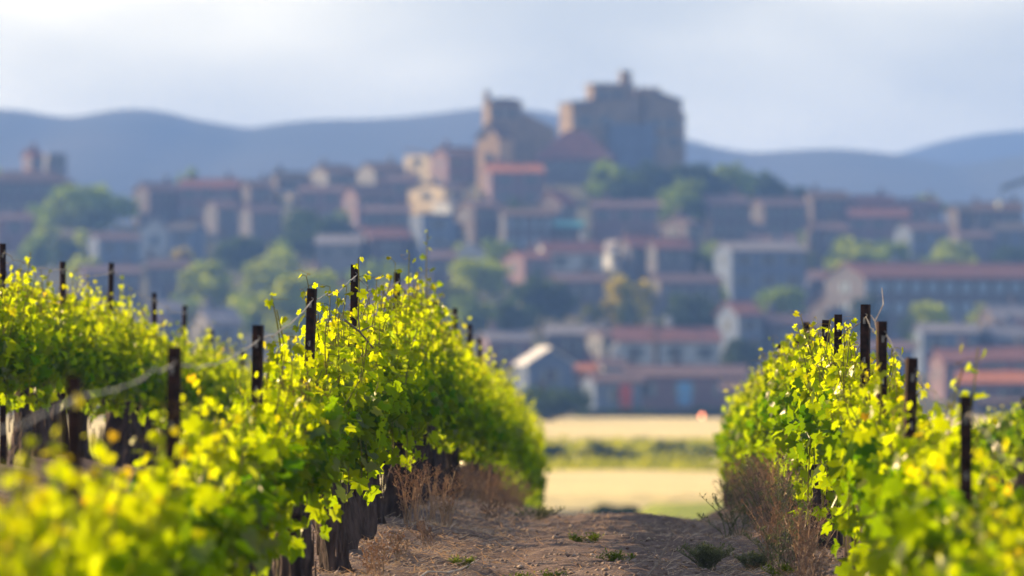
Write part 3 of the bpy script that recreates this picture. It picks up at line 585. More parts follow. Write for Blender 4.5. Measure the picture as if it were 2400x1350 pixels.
def tree(x0, x1, yt, yb, tone, label, d=None, n=1500, shape='round', cat='tree', name='tree', group='trees among the village houses', size=None):
    d = d or dist_for((x0 + x1) / 2, yb); k = d / FPX; r = np.random.default_rng(abs(int(x0 * 7 + yt * 3)))
    c = at((x0 + x1) / 2, yb, d); zb = gz(c.x, d) ; W_ = (x1 - x0) * k * (1.28 if shape == 'round' and n != 800 else 1); H_ = at(0, yt, d).z - zb
    FOOT.append((c.x, c.y, W_ * .8, W_ * .6)); RECT.append((x0 + (x1 - x0) * .15, x1 - (x1 - x0) * .15, yt, yt + (yb - yt) * .75, d))
    t = empty(name, (c.x, c.y, zb)); tag(t, label, cat, group)
    lobes = []
    if shape == 'cypress':
        for i in range(7): q = i / 6; lobes.append(((0, 0, H_ * (.1 + .8 * q)), (W_ / 2 * (1 - .8 * q) + .1, W_ / 2 * (1 - .8 * q) + .1, H_ * .12)))
    elif shape == 'bush':
        for i in range(8): lobes.append(((r.uniform(-.36, .36) * W_, r.uniform(-.3, .3) * W_, H_ * r.uniform(.3, .55)), (W_ * .2, W_ * .2, H_ * .4)))
    elif shape == 'hedge':
        m_ = max(4, int(W_ / 2.2))
        for i in range(m_): lobes.append((((i + .5) / m_ * W_ - W_ / 2, r.uniform(-.3, .3), H_ * r.uniform(.42, .55)), (W_ / m_ * .8, 1.0, H_ * .5)))
    else:
        lobes.append(((0, 0, H_ * .5), (W_ * .30, W_ * .30, H_ * .34)))
        for i in range(17):
            th = r.uniform(0, 2 * math.pi); q = r.uniform(.22, .42); zz = r.uniform(.2, .86)
            f = 1 - .5 * abs(zz - .48) / .36
            lobes.append(((math.cos(th) * W_ * q * f, math.sin(th) * W_ * q * f, H_ * zz), (W_ * r.uniform(.09, .2), W_ * r.uniform(.1, .2), H_ * r.uniform(.08, .18))))
    obj('crown', leaf_cloud('crown', lobes, n, size or max(.16, min(W_, H_ * 1.3) * .055), TONE[tone], r), t)
    if shape in ('round', 'cypress'):
        b = MB(); tr = max(.12, W_ * .035); b.tube([(0, 0, -.3), (.1, 0, H_ * .25), (0, .1, H_ * .55)], [tr, tr * .8, tr * .4], 7)
        if shape == 'round':
            for i in range(5):
                th = i * 1.3; b.tube([(0, 0, H_ * (.22 + .05 * i)), (math.cos(th) * W_ * .14, math.sin(th) * W_ * .14, H_ * (.42 + .04 * i)), (math.cos(th) * W_ * .26, math.sin(th) * W_ * .26, H_ * (.55 + .04 * i))], [tr * .5, tr * .35, tr * .15], 5)
        b.build('trunk', M['tree_bark'], t)
    return t
T_ = tree
T_(74, 312, 430, 560, 'mid', 'big round tree on the left slope, broadest in the village', n=3000)
T_(-40, 50, 385, 470, 'bright', 'light green tree at the left edge of the skyline')
T_(410, 468, 388, 450, 'mid', 'small tree peeping over the red-roofed skyline house', d=1085)
T_(505, 580, 412, 470, 'mid', 'low tree on the skyline right of the red roof', d=1070)
T_(40, 120, 545, 640, 'mid', 'green tree behind the left tip shoots')
T_(118, 200, 556, 640, 'dark', 'dark tree beside the green one above the leftmost row')
T_(402, 462, 570, 640, 'yellow', 'small golden-green tree below the blue gabled house')
T_(508, 636, 538, 660, 'dark', 'dark round tree at centre left with a light left rim')
T_(648, 836, 486, 620, 'dark', 'dark spreading tree with a sunlit left slope above the left row', n=2400)
T_(428, 556, 608, 730, 'bright', 'tall light green tree behind the gap between left rows')
T_(566, 660, 612, 700, 'bright', 'light green tree below the dark round tree')
T_(616, 840, 632, 800, 'bright', 'wide bright green tree just behind the left posts', n=2600)
T_(550, 644, 686, 790, 'mid', 'green tree at the left foot of the wide bright tree')
T_(1042, 1194, 596, 700, 'bright', 'bright green round tree at the centre right of the tall shoot', n=1800)
T_(1202, 1336, 636, 775, 'dark', 'dark tree right of the bright green round tree')
T_(1056, 1160, 690, 790, 'mid', 'green tree above the end of the left row')
T_(1140, 1256, 700, 795, 'dark', 'dark low tree above the white gable roof')
T_(1414, 1536, 640, 775, 'yellow', 'yellow-topped tree standing behind the cypress', n=1600)
T_(1436, 1500, 652, 790, 'dark', 'dark pointed cypress in front of the yellow-topped tree', shape='cypress', n=1200)
T_(1542, 1686, 686, 790, 'dark', 'dark broad tree behind the white bungalow', n=1800)
T_(1776, 1888, 664, 765, 'mid', 'green tree in front of the pale mansion')
T_(1940, 2068, 556, 655, 'bright', 'bright green tree above the long building, left of two', n=1700)
T_(2040, 2146, 566, 650, 'mid', 'green tree above the long building, right of two')
T_(2176, 2276, 562, 640, 'bright', 'small round bright tree above the long red roof')
T_(2306, 2430, 572, 650, 'dark', 'dark tree at the right edge above the long red roof')
T_(1990, 2070, 690, 800, 'dark', 'dark tree in front of the long building behind the posts')
T_(2116, 2220, 455, 520, 'mid', 'low round tree on the right skyline')
T_(1690, 1790, 790, 890, 'dark', 'dark tree between the white bungalow and the right row')
T_(1136, 1206, 800, 850, 'olive', 'low olive tree left of the white gable roof')
T_(1204, 1364, 886, 1012, 'dark', 'big dark tree at the edge of the wheat behind the left row', d=560, n=2200)
for i, (a_, b_, y0_, y1_) in enumerate([(1380, 1500, 372, 480), (1470, 1590, 376, 470), (1560, 1680, 374, 470), (1650, 1770, 382, 480), (1740, 1850, 400, 490), (1420, 1540, 410, 490), (1540, 1660, 410, 540), (1640, 1740, 420, 490), (1800, 1900, 436, 500)]):
    T_(a_, b_, y0_, y1_, 'dark' if i % 3 else 'mid', ['leftmost tree of the dark wood right under the castle', 'second tree of the wood under the castle', 'tree of the wood below the castle right wing', 'tree of the wood just right of the castle', 'tree of the wood on the falling right skyline',
       'lower left tree of the wood under the castle', 'lowest middle tree of the wood under the castle', 'lower right tree of the wood under the castle', 'last tree where the wood meets the right skyline'][i], group='wood on the castle slope', n=1700)
T_(1360, 1520, 958, 992, 'dark', 'clipped dark hedge below the red panel, by the wheat field', d=592, shape='hedge', cat='hedge', name='hedge', group='hedges at the field edge', n=900, size=.35)
T_(1500, 1640, 962, 992, 'dark', 'clipped dark hedge below the blue door, by the wheat field', d=594, shape='hedge', cat='hedge', name='hedge', group='hedges at the field edge', n=900, size=.35)
T_(1630, 1790, 955, 992, 'dark', 'clipped dark hedge behind the orange lamp', d=596, shape='hedge', cat='hedge', name='hedge', group='hedges at the field edge', n=900, size=.35)
T_(1360, 1490, 1036, 1092, 'olive', 'olive bush in the middle of the far green vineyard', d=400, shape='bush', cat='bush', name='bush', group='bushes in the far fields', n=900, size=.3)
T_(1535, 1610, 1032, 1080, 'olive', 'small round bush right of the olive bush in the far vineyard', d=404, shape='bush', cat='bush', name='bush', group='bushes in the far fields', n=700, size=.3)
T_(1580, 1690, 1042, 1084, 'dark', 'low dark bush beside the right row in the far vineyard', d=402, shape='bush', cat='bush', name='bush', group='bushes in the far fields', n=700, size=.3)
T_(1270, 1320, 1040, 1096, 'dark', 'small dark bush beside the end of the left row', d=398, shape='bush', cat='bush', name='bush', group='bushes in the far fields', n=500, size=.3)
T_(1372, 1498, 1178, 1216, 'dark', 'low dark bush beyond the crest of the path', d=276, shape='bush', cat='bush', name='bush', group='bushes in the far fields', n=700, size=.16)
T_(1515, 1650, 1184, 1206, 'olive', 'flat olive bush at the far edge of the green meadow', d=282, shape='bush', cat='bush', name='bush', group='bushes in the far fields', n=700, size=.16)

# -- the rest of the hillside: smaller houses and trees that fill the gaps between those above
ANCH = [('the big round tree', 190, 490), ('the white gabled house', 360, 560), ('the dark spreading tree', 740, 550), ('the dark round tree', 570, 600), ('the wide bright tree', 730, 710), ('the tall blue-shaded block', 1010, 560),
        ('the bright green round tree', 1118, 650), ('the teal awning', 1330, 545), ('the cypress', 1468, 720), ('the pale mansion', 1780, 640), ('the stone terrace', 1760, 510), ('the long red roof', 2200, 640), ('the red-roofed skyline house', 2046, 480),
        ('the white bungalow', 1600, 810), ('the white gable roof', 1275, 840), ('the pale blue roofs', 2280, 790), ('the lilac pair', 835, 420), ('the long cream house', 1030, 460), ('the crane', 2345, 460), ('the red skyline roof at left', 490, 450)]
USED = {'light green tree below the dark round tree'}; fr = np.random.default_rng(3)
def where(px, py):
    for nm, ax, ay in sorted(ANCH, key=lambda q: (q[1] - px) ** 2 + (q[2] - py) ** 2):
        dx, dy = px - ax, py - ay
        v = 'above' if dy < -28 else 'below' if dy > 28 else ''; h_ = 'left of' if dx < -40 else 'right of' if dx > 40 else ''
        p = (v + (' and ' if v and h_ else '') + h_) or 'touching'
        yield p + ' ' + nm
def uniq(head, px, py):
    for w in where(px, py):
        s_ = head + ' ' + w
        if s_ not in USED: USED.add(s_); return s_
cand = [(px, yb) for yb in range(545, 985, 17) for px in range(-30, 2440, 46)]; fr.shuffle(cand)
nh = nt_ = 0; KEY = list(RECT)
for px, yb in cand:
    if yb < interp(SKY_TAB, px) + 45 or (px < 1150 and yb > 860) or (1750 < px < 2200 and yb > 900): continue
    d = dist_for(px, yb); k = d / FPX; x = at(px, yb, d).x; is_tree = fr.random() < (.45 if yb < 700 else .55)
    w_ = fr.uniform(6.0, 9.5) if not is_tree else fr.uniform(4.5, 9)
    if any(abs(x - f[0]) < (w_ + f[2]) * .47 and abs(d + 4 - f[1]) < (8 + f[3]) * .5 for f in FOOT): continue
    fx0, fx1, ft = px - w_ / 2 / k, px + w_ / 2 / k, yb - (5.5 if is_tree else 6.5) / k
    if any(d < q[4] and max(0, min(fx1, q[1]) - max(fx0, q[0])) * max(0, min(yb, q[3]) - max(ft, q[2])) > (.10 if is_tree else .035) * (q[1] - q[0]) * (q[3] - q[2]) for q in KEY): continue
    if is_tree and nt_ < 90:
        tn = ['dark', 'mid', 'mid', 'olive', 'bright'][int(fr.integers(5))]; l_ = uniq({'dark': 'dark green tree', 'mid': 'green tree', 'olive': 'olive-grey tree', 'bright': 'light green tree'}[tn], px, yb - 30)
        if l_: T_(px - w_ / 2 / k, px + w_ / 2 / k, yb - fr.uniform(4, 7) / k, yb, tn, l_, n=800); nt_ += 1
    elif not is_tree and nh < 60:
        wl = ['stone', 'grey', 'blue', 'plaster', 'pink', 'stone'][int(fr.integers(6))]; rf_ = ['mauve', 'old', 'red', 'pale', 'mauve', 'slate'][int(fr.integers(6))]
        l_ = uniq({'stone': 'stone', 'grey': 'grey', 'blue': 'bluish', 'plaster': 'pale', 'pink': 'rosy'}[wl] + ' house with ' + {'mauve': 'mauve', 'old': 'brown', 'red': 'dull red', 'pale': 'pale', 'slate': 'dark'}[rf_] + ' roof', px, yb - 40)
        if l_:
            hh = fr.uniform(3.4, 5.6) / k; rr_ = fr.uniform(1.2, 2.2) / k
            H(px - w_ / 2 / k, px + w_ / 2 / k, yb - hh - rr_, yb - hh, yb, 'x' if fr.random() < .75 else 'y', fr.uniform(-22, 34), wl, rf_, l_, dp=8, lim=6); nh += 1
# far vineyard: rows of leaf clumps, nobody could count them
def far_rows():
    r = np.random.default_rng(5); P = []
    for y in list(np.arange(347, 380, 2.4)) + list(np.arange(398, 456, 2.4)):
        x = np.arange(-48, 60, .28); x = np.repeat(x, 2) + r.normal(size=len(x) * 2) * .12
        P.append(np.stack([x, y + r.normal(size=len(x)) * .25, ground_z(x, np.full(len(x), y)) + .15 + r.random(len(x)) * (.6 + .2 * vnoise(x, np.full(len(x), y), 3, 8))], 1))
    P = np.concatenate(P); n = len(P)
    nrm = r.normal(size=(n, 3)); nrm /= np.linalg.norm(nrm, axis=1)[:, None]; a = np.cross(nrm, r.normal(size=(n, 3))); a /= np.linalg.norm(a, axis=1)[:, None]; b = np.cross(nrm, a)
    s = .26 * (.6 + .8 * r.random(n))[:, None]
    V = np.stack([P - a * s, P - b * s * .7, P + a * s, P + b * s * .7], 1).reshape(-1, 3)
    col = np.repeat(np.array([.24, .27, .015])[None] * (.75 + .4 * r.random((n, 1))), 4, 0)
    return np_mesh('far_vineyard', V, np.arange(n * 4).reshape(n, 4), M['tree_leaf'], col)
tag(obj('far_vineyard', far_rows()), 'band of green vine rows between the two wheat strips', 'vineyard', None, 'stuff')
# ================================================================== haze
m, tt, o_ = mat('haze_air'); vp = N(tt, 'ShaderNodeVolumePrincipled'); vp.inputs['Color'].default_value = (.185, .385, 1.0, 1); vp.inputs['Density'].default_value = 3.8e-4; vp.inputs['Anisotropy'].default_value = 0.0
tt.links.new(vp.outputs[0], o_.inputs['Volume'])
tag(MB().box(-9600, 9600, -9500, 9600, -40, 156).build('haze', m), 'thin blue evening haze over the plain', 'haze', None, 'stuff')
# ================================================================== the vineyard
def outline(half):
    a = [(math.radians(t), r) for t, r in half]; full = a + [(-t, r) for t, r in reversed(a) if 0.01 < t < math.pi - .01]
    return np.array([(r * math.sin(t), r * math.cos(t)) for t, r in full])
LEAF_HI = outline([(0, 1.0), (8, .84), (14, .86), (22, .70), (30, .58), (38, .74), (45, .76), (53, .92), (60, .78), (68, .76), (78, .58), (88, .66), (98, .76), (108, .70), (122, .68), (136, .62), (150, .64), (163, .52), (173, .22)])
LEAF_MD = outline([(0, 1.0), (14, .80), (30, .60), (53, .90), (66, .72), (79, .57), (98, .76), (122, .64), (148, .62), (170, .25)])
LEAF_LO = outline([(0, 1.0), (28, .62), (53, .88), (80, .6), (104, .74), (148, .6), (172, .22)])
def fan(o):
    n = len(o); return np.array([(0, 1 + i, 1 + (i + 1) % n) for i in range(n)])
TPL = {k: (np.vstack([[0, 0], o]), fan(o)) for k, o in (('hi', LEAF_HI), ('md', LEAF_MD), ('lo', LEAF_LO))}
def leaf_shape(tp, r, n):
    """n bent copies of a leaf outline: folded along the midrib, cupped and wavy"""
    o, F = TPL[tp]; x, y = o[:, 0][None], o[:, 1][None]; rr = np.hypot(x, y); th = np.arctan2(x, y)
    fold = r.normal(.22, .22, (n, 1)); cup = r.normal(-.18, .2, (n, 1)); wav = r.normal(0, .10, (n, 1)); ph = r.uniform(0, 6.3, (n, 1))
    z = fold * np.abs(x) + cup * y * rr + wav * np.sin(3 * th + ph) * rr
    return np.stack([np.repeat(x * 1.05, n, 0) * (1 - .12 * np.abs(fold)), np.repeat(y, n, 0), z], -1), F
def frames(nrm, tip):
    nrm = nrm / np.linalg.norm(nrm, axis=1)[:, None]; tip = tip - nrm * (nrm * tip).sum(1)[:, None]; tip /= np.linalg.norm(tip, axis=1)[:, None]
    return np.stack([np.cross(tip, nrm), tip, nrm], 1)                        # rows: x, y, z axis of the leaf
def leaf_mesh(name, P, Fm, S, C, tp, r, mat_):
    V, F = leaf_shape(tp, r, len(P)); n, m_, _ = V.shape
    W_ = P[:, None, :] + S[:, None, None] * np.einsum('nvk,nkj->nvj', V, Fm)
    T = (F[None] + (np.arange(n) * m_)[:, None, None]).reshape(-1, 3)
    rim = 1.0 + .12 * (np.hypot(*TPL[tp][0].T) > .5)                           # a little paler towards the margin
    col = (C[:, None, :] * rim[None, :, None]).reshape(-1, 3)
    return np_mesh(name, W_.reshape(-1, 3), T, mat_, col)
AGE0, AGE1, AGE2 = np.array([.024, .068, .005]), np.array([.155, .194, .003]), np.array([.20, .13, .025])
def leaf_col(age, r):
    a = np.clip(age, 0, 1)[:, None]; c = AGE0 * (1 - a) + AGE1 * a
    b = np.clip((age - 1.12) * 2.5, 0, 1)[:, None]; c = c * (1 - b) + AGE2 * b
    return c * (.85 + .3 * r.random((len(age), 1)))
ROWS = {
 'left': dict(y0=10.5, y1=84, top=[(8, -.50), (14, -.34), (15.8, -.38), (17.0, -.31), (18.2, -.52), (19.4, -.54), (20.6, -.30), (22.2, -.26), (23.6, -.30), (25.2, -.13), (27.4, -.19), (28.6, .10), (30, .16), (31.8, .05), (33, .22), (35, .30), (37.5, .27), (39, .34), (41, .33), (44.5, .16), (47.6, .06), (55, -.13), (61, -.3), (72, -.74), (80, -1.0), (86, -1.3)],
     posts=[(13.2, -.16), (16.1, -.097), (19.4, -.017), (23.9, .068), (27.8, .26), (32, .432), (37.6, .457), (44.8, .319), (49.4, .289), (53.5, .16), (57.2, .03), (63, -.25), (69, -.55)], desc='the row left of the path', group='grapevines of the row left of the path'),
 'right': dict(y0=13.0, y1=67, top=[(12, -1.0), (14, -.86), (17, -.70), (19, -.60), (20, -.45), (22.6, -.36), (25.6, -.22), (27.7, -.12), (31, 0), (35, -.03), (40, -.11), (45, -.2), (52, -.42), (60, -.72), (68, -1.1)],
     posts=[(15.6, -.30), (19.07, -.18), (22.6, -.064), (25.6, .09), (27.7, .18), (31.3, .148), (33.6, .126), (37.3, .126), (39.5, .03), (44.3, -.02), (49, -.2), (54.5, -.42)], desc='the row right of the path', group='grapevines of the row right of the path'),
 'farleft': dict(y0=35.5, y1=72, top=[(34, .46), (39, .44), (46, .35), (49, .23), (51.5, .07), (57, -.06), (65, -.45), (74, -.8)],
     posts=[(38.3, .66), (42.3, .596), (46.2, .64), (50.3, .43), (53.7, .34), (57, .11), (61.5, -.1)], desc='the leftmost row', group='grapevines of the leftmost row'),
 'farright': dict(y0=49.5, y1=64, top=[(48, -.45), (56, -.75), (64, -1.05)], posts=[(56.2, -.55)], desc='the row at the right edge', group='grapevines of the row at the right edge'),
}
ORD = ['zeroth', 'first', 'second', 'third', 'fourth', 'fifth', 'sixth', 'seventh', 'eighth', 'ninth', 'tenth', 'eleventh', 'twelfth', 'thirteenth', 'fourteenth', 'fifteenth', 'sixteenth', 'seventeenth', 'eighteenth', 'nineteenth', 'twentieth']
# trunks: gnarled, a few shapes shared by the vines
def trunk_mesh(seed):
    r = random.Random(seed); b = MB(); lean = (r.uniform(-.07, .07), r.uniform(-.12, .12)); H_ = .56; n = 15; sides = 16; V = []
    base = r.uniform(.062, .082); ph = [r.uniform(0, 6.3) for _ in range(6)]
    for i in range(n):
        q = i / (n - 1); cx = lean[0] * q + .03 * math.sin(3 * q + ph[0]); cy = lean[1] * q + .03 * math.sin(4 * q + ph[1]); z = -.12 + (H_ + .12) * q
        rad_ = base * (1.25 - .55 * q + .16 * math.sin(7 * q + ph[2]) + (.55 * (1 - q * 8) if q < .125 else 0) + (.35 * (q - .8) / .2 if q > .8 else 0))
        for k_ in range(sides):
            th = 2 * math.pi * k_ / sides
            f = 1 + .14 * math.sin(3 * th + ph[3] + 2.5 * q) + .10 * math.sin(7 * th + ph[4] - 4 * q) + .07 * r.uniform(-1, 1)
            V.append((cx + rad_ * f * math.cos(th), cy + rad_ * f * math.sin(th), z))
    F = [(i * sides + k_, i * sides + (k_ + 1) % sides, (i + 1) * sides + (k_ + 1) % sides, (i + 1) * sides + k_) for i in range(n - 1) for k_ in range(sides)]
    F.append(tuple((n - 1) * sides + k_ for k_ in range(sides)))
    b.quadmesh(V, F); cx, cy = V[-1][0], V[-1][1]
    for s in (-1, 1):                                                          # two arms along the row
        pts = [(lean[0], lean[1], H_ - .09), (lean[0] + r.uniform(-.03, .03), lean[1] + s * .1, H_ + .02), (r.uniform(-.03, .03), s * .45, H_ + .06), (r.uniform(-.03, .03), s * .86, H_ + .08)]
        b.tube(pts, [.045, .04, .028, .016], 8)
    for i in range(9):                                                         # pruning spurs
        s = r.uniform(-.8, .8); b.tube([(0, s, H_ + .03), (r.uniform(-.03, .03), s + r.uniform(-.02, .02), H_ + .12)], [.014, .009], 5)
    for i in range(26):                                                        # loose strips of bark
        th = r.uniform(0, 6.28); z0 = r.uniform(-.02, .4); l_ = r.uniform(.06, .18); q = (z0 + .12) / .68; rr_ = base * (1.28 - .5 * q) + .006
        cx = lean[0] * q; cy = lean[1] * q; b.tube([(cx + rr_ * math.cos(th), cy + rr_ * math.sin(th), z0), (cx + (rr_ + r.uniform(-.004, .01)) * math.cos(th + .05), cy + (rr_ + .004) * math.sin(th + .05), z0 + l_)], [.006, .003], 3, cap=False)
    return b.mesh('trunk', M['bark'], smooth=False)
TRUNK = [trunk_mesh(i) for i in range(7)]
SINGLE = []
for i in range(5):                                                             # single leaves that are objects of their own
    r_ = np.random.default_rng(100 + i); V, F = leaf_shape('hi', r_, 1); SINGLE.append(np_mesh('leaf', V[0], F, M['leaf_one']))
def tubes_np(paths, radii, sides, name, m_):
    """many short tapered tubes as one mesh"""
    b = MB()
    for p, q in zip(paths, radii): b.tube(p, q, sides, cap=False)
    return b.mesh(name, m_, smooth=True)
VINES = 0; SP = 1.8
def make_vine(row, X, Y, j, label, extra=()):
    global VINES
    R_ = ROWS[row]; r = np.random.default_rng(int(1000 * Y) + int(100 * abs(X))); pr = random.Random(int(977 * Y) + int(31 * X))
    zb = float(soil_z(X, Y)) - .02; ztop = interp(R_['top'], Y) + CAM_Z - zb; root = empty('grapevine', (X, Y, zb)); tag(root, label, 'grapevine', R_['group']); VINES += 1
    near = (row in ('left', 'right') and 23.5 < Y < 43) or (row == 'farleft' and Y < 41)
    tr = obj('trunk', TRUNK[pr.randrange(len(TRUNK))], root, rot=(pr.uniform(-.1, .1), pr.uniform(-.08, .08), pr.choice((0, math.pi)) + pr.uniform(-.12, .12)), scale=(pr.uniform(.95, 1.2), pr.uniform(.92, 1.05), pr.uniform(.9, 1.08)))
    P, NR, TP, S, AG = [], [], [], [], []; shoots = []; tend = []; petioles = []
    def add_leaf(pos, out, age, size, petal=True):
        nrm = np.array(out) * .75 + np.array([0, -.1, .38]) + r.normal(size=3) * .62
        tip = np.array(out) * .45 + np.array([0, 0, -.75]) + r.normal(size=3) * .45
        P.append(pos); NR.append(nrm); TP.append(tip); S.append(size); AG.append(age)
    tasks = []
    nup = 46
    for i in range(nup):
        s = ((i + .5) / nup - .5) * SP + r.normal() * .03
        ln = (ztop - .62) * r.uniform(.55, 1.0) + (r.uniform(.04, .24) if r.random() < .26 else 0)
        tasks.append(('up', s, ln, r.normal() * .085, None))
    for i in range(21):
        tasks.append(('out', r.uniform(-.5, .5) * SP, r.uniform(.35, .6), (1 if i % 2 else -1) * r.uniform(.05, .17) * (1.5 if Y < 22 else 1), None))
    for e in extra: tasks.append(('tall', e[0], e[2] - .62, e[1], e[3] if len(e) > 3 else None))
    for kind, s, ln, lx, opt in tasks:
        ln = max(ln, .22); n = max(4, int(ln / .05)); path = []; dy = r.normal() * .10; w1, w2 = r.uniform(0, 6, 2); dr = r.uniform(.16, .34) if (row != 'right' and 23 < Y < 58) else r.uniform(.26, .56)
        for i in range(n + 1):
            q = i / n
            if kind == 'out':
                x = lx * math.sin(q * 1.7) ; z = .60 + .26 * math.sin(q * 2.6) - dr * q * q; y = s + dy * q
            else:
                x = lx * (q ** .8) + .02 * math.sin(5 * q + w1); z = .60 + ln * q; y = s * .92 + dy * q + .02 * math.sin(6 * q + w2)
            path.append((x, y, z))
        shoots.append((path, [(.0075 if kind == 'tall' else .006) * (1 - .6 * i / n) for i in range(n + 1)]))
        side = r.uniform(0, 6.3)
        for i in range(1, n + 1):
            q = i / n
            if kind != 'out' and q < .06: continue
            if kind == 'tall' and q > .5 and r.random() < .15: continue
            p = np.array(path[i]); side += math.pi + r.normal() * .5
            o = np.array([math.cos(side) * .9 + .35 * np.sign(lx), math.sin(side) * .9, .1]); o /= np.linalg.norm(o)
            if kind == 'out': age = .10 + .35 * q + r.normal() * .12; size = r.uniform(.068, .106) * (1 - .3 * q)
            else: age = .22 + .95 * max(0, q - .12) + r.normal() * .14; size = r.uniform(.058, .094) * (1 - .70 * max(0, q - .35) / .65)
            for rep in range(2 if q < .75 else 1):
                pl = r.uniform(.03, .09) * (1 - .5 * q); pos = p + o * pl + r.normal(size=3) * .012 + (0 if rep == 0 else r.normal(size=3) * .05)
                add_leaf(pos, o if rep == 0 else -o * .6 + r.normal(size=3) * .5, age - .1 * rep, size * (1 if rep == 0 else .8))
                if near and rep == 0: petioles.append(([tuple(p), tuple((p + pos) / 2 + np.array([0, 0, .008])), tuple(pos)], [.0022, .0018, .0016]))
            if kind != 'out' and q > .35 and r.random() < (.16 if near else .05):
                a0 = r.uniform(0, 6.3); l_ = r.uniform(.05, .12); tp_ = []
                for q2 in range(7):
                    u = q2 / 6; c_ = a0 + 2.8 * u * u; tp_.append(tuple(p + np.array([math.cos(c_) * l_ * u, math.sin(c_) * l_ * u * .7, l_ * (.7 * u - .3 * u * u) + .012 * math.sin(9 * u)])))
                tend.append((tp_, [.0016 * (1 - .5 * u / 6) for u in range(7)]))
    P, NR, TP, S, AG = map(np.array, (P, NR, TP, S, AG)); Fm = frames(NR, TP); C = leaf_col(AG + (.13 if Y < 21 else 0), r)
    keep = np.ones(len(P), bool)
    if near:                                                                   # outer, larger leaves on the side one sees stand as single leaves
        vis = (S * (1 + .6 * np.sign(-X) * np.sign(P[:, 0]) * (np.abs(P[:, 0]) > .08)) + .012 * (P[:, 2] > ztop * .6) - .01 * P[:, 1])
        idx = np.argsort(-vis)[:46]; keep[idx] = False
        for i in idx:
            o = obj('leaf', SINGLE[int(r.integers(len(SINGLE)))], root); m4 = Matrix(Fm[i].T.tolist()).to_4x4(); m4.translation = Vector(P[i]); o.matrix_local = m4 @ Matrix.Scale(float(S[i]), 4); o.color = (*C[i], 1)
    tp = 'md' if near else ('lo' if (Y > 50 or Y < 18) else 'md')
    tag(obj('foliage', leaf_mesh('foliage', P[keep], Fm[keep], S[keep], C[keep], tp, r, M['leaf']), root), kind='stuff')
    if near:
        for p, q in shoots: MB().tube(p, q, 5, cap=False).build('shoot', M['shoot'], root, smooth=True)
        tag(obj('leaf_stalks', tubes_np([p for p, q in petioles], [q for p, q in petioles], 3, 'leaf_stalks', M['shoot']), root), kind='stuff')
    else: tag(obj('shoot_growth', tubes_np([p[::2] + [p[-1]] for p, q in shoots], [q[::2] + [q[-1]] for p, q in shoots], 3, 'shoot_growth', M['shoot']), root), kind='stuff')
    if tend and Y < 48: tag(obj('tendrils', tubes_np([p for p, q in tend], [q for p, q in tend], 3, 'tendrils', M['tendril']), root), kind='stuff')
    return root
# long single shoots that stand out against the village: (row, y) -> [(offset along row, lean, height above soil)]
TALL = {('left', 41.5): [(0, .05, 1.98)], ('left', 31.5): [(.2, .06, 1.62)], ('left', 36.5): [(.1, .1, 1.75)], ('left', 26.5): [(0, -.12, 1.42), (.2, -.1, 1.36)], ('right', 21.5): [(0, .22, 1.34), (.1, .14, 1.26)], ('farleft', 38.5): [(.3, .1, 1.5)], ('farleft', 39.5): [(0, .0, 1.42)], ('right', 30.5): [(.1, .05, 1.28)], ('left', 24.5): [(.2, -.1, 1.3)]}
vine_i = 0
for row, R_ in ROWS.items():
    X = ROWX[row]; ys = list(np.arange(R_['y0'], R_['y1'], SP)); pp = [p[0] for p in R_['posts']]; cnt = {}
    for j, y in enumerate(ys):
        n_before = sum(1 for p in pp if p < y); cnt[n_before] = cnt.get(n_before, 0) + 1; o_ = cnt[n_before]
        if n_before == 0: label = 'leafy grapevine, %s from the near end of %s' % (ORD[o_], R_['desc'])
        else: label = 'leafy grapevine, %s behind the %s post of %s' % (ORD[o_], ORD[n_before], R_['desc'])
        ex = [(e[0] + yy - y, e[1], e[2]) for (rw, yy), es in TALL.items() if rw == row and -SP / 2 <= yy - y < SP / 2 for e in es]
        make_vine(row, X + random.uniform(-.05, .05), float(y) + random.uniform(-.12, .12), j, label, ex)
# ------------------------------------------------------------------ posts and wires
def post_mesh(h):
    """rolled steel vine post: open channel with flanges and slotted edge"""
    w, dp, th = .021, .030, .0035; b = MB()
    sec = [(-w, 0), (w, 0), (w, dp), (w - .009, dp), (w - .009, dp - th), (w - th, dp - th), (w - th, th), (-w + th, th), (-w + th, dp - th), (-w + .009, dp - th), (-w + .009, dp), (-w, dp)]
    n = len(sec); V = [(x, y, z) for z in (-.35, h) for x, y in sec]
    b.quadmesh(V, [(i, (i + 1) % n, (i + 1) % n + n, i + n) for i in range(n)] + [(0, 1, 2, 3, 4, 5, 6, 7, 8, 9, 10, 11)[::-1], tuple(range(n, 2 * n))])
    return b.mesh('post', M['post'])
def hook_mesh():
    b = MB(); pts = [(.0, -.002, 0), (.004, -.014, .004), (.012, -.018, .012), (.018, -.012, .02), (.014, -.004, .026), (.006, -.006, .03)]
    b.tube(pts, .003, 5); b.box(-.006, .006, -.004, -.0005, -.02, .012); return b.mesh('hook', M['wire'])
HOOK = hook_mesh()
def slot_mesh():
    b = MB(); b.box(-.004, .004, -.0025, -.0004, -.014, .014); b.tube([(-.004, -.002, -.012), (-.009, -.009, 0), (-.004, -.002, .012)], .0016, 4); return b.mesh('slot', M['wire'])
SLOT = slot_mesh(); WIRE_PTS = {}
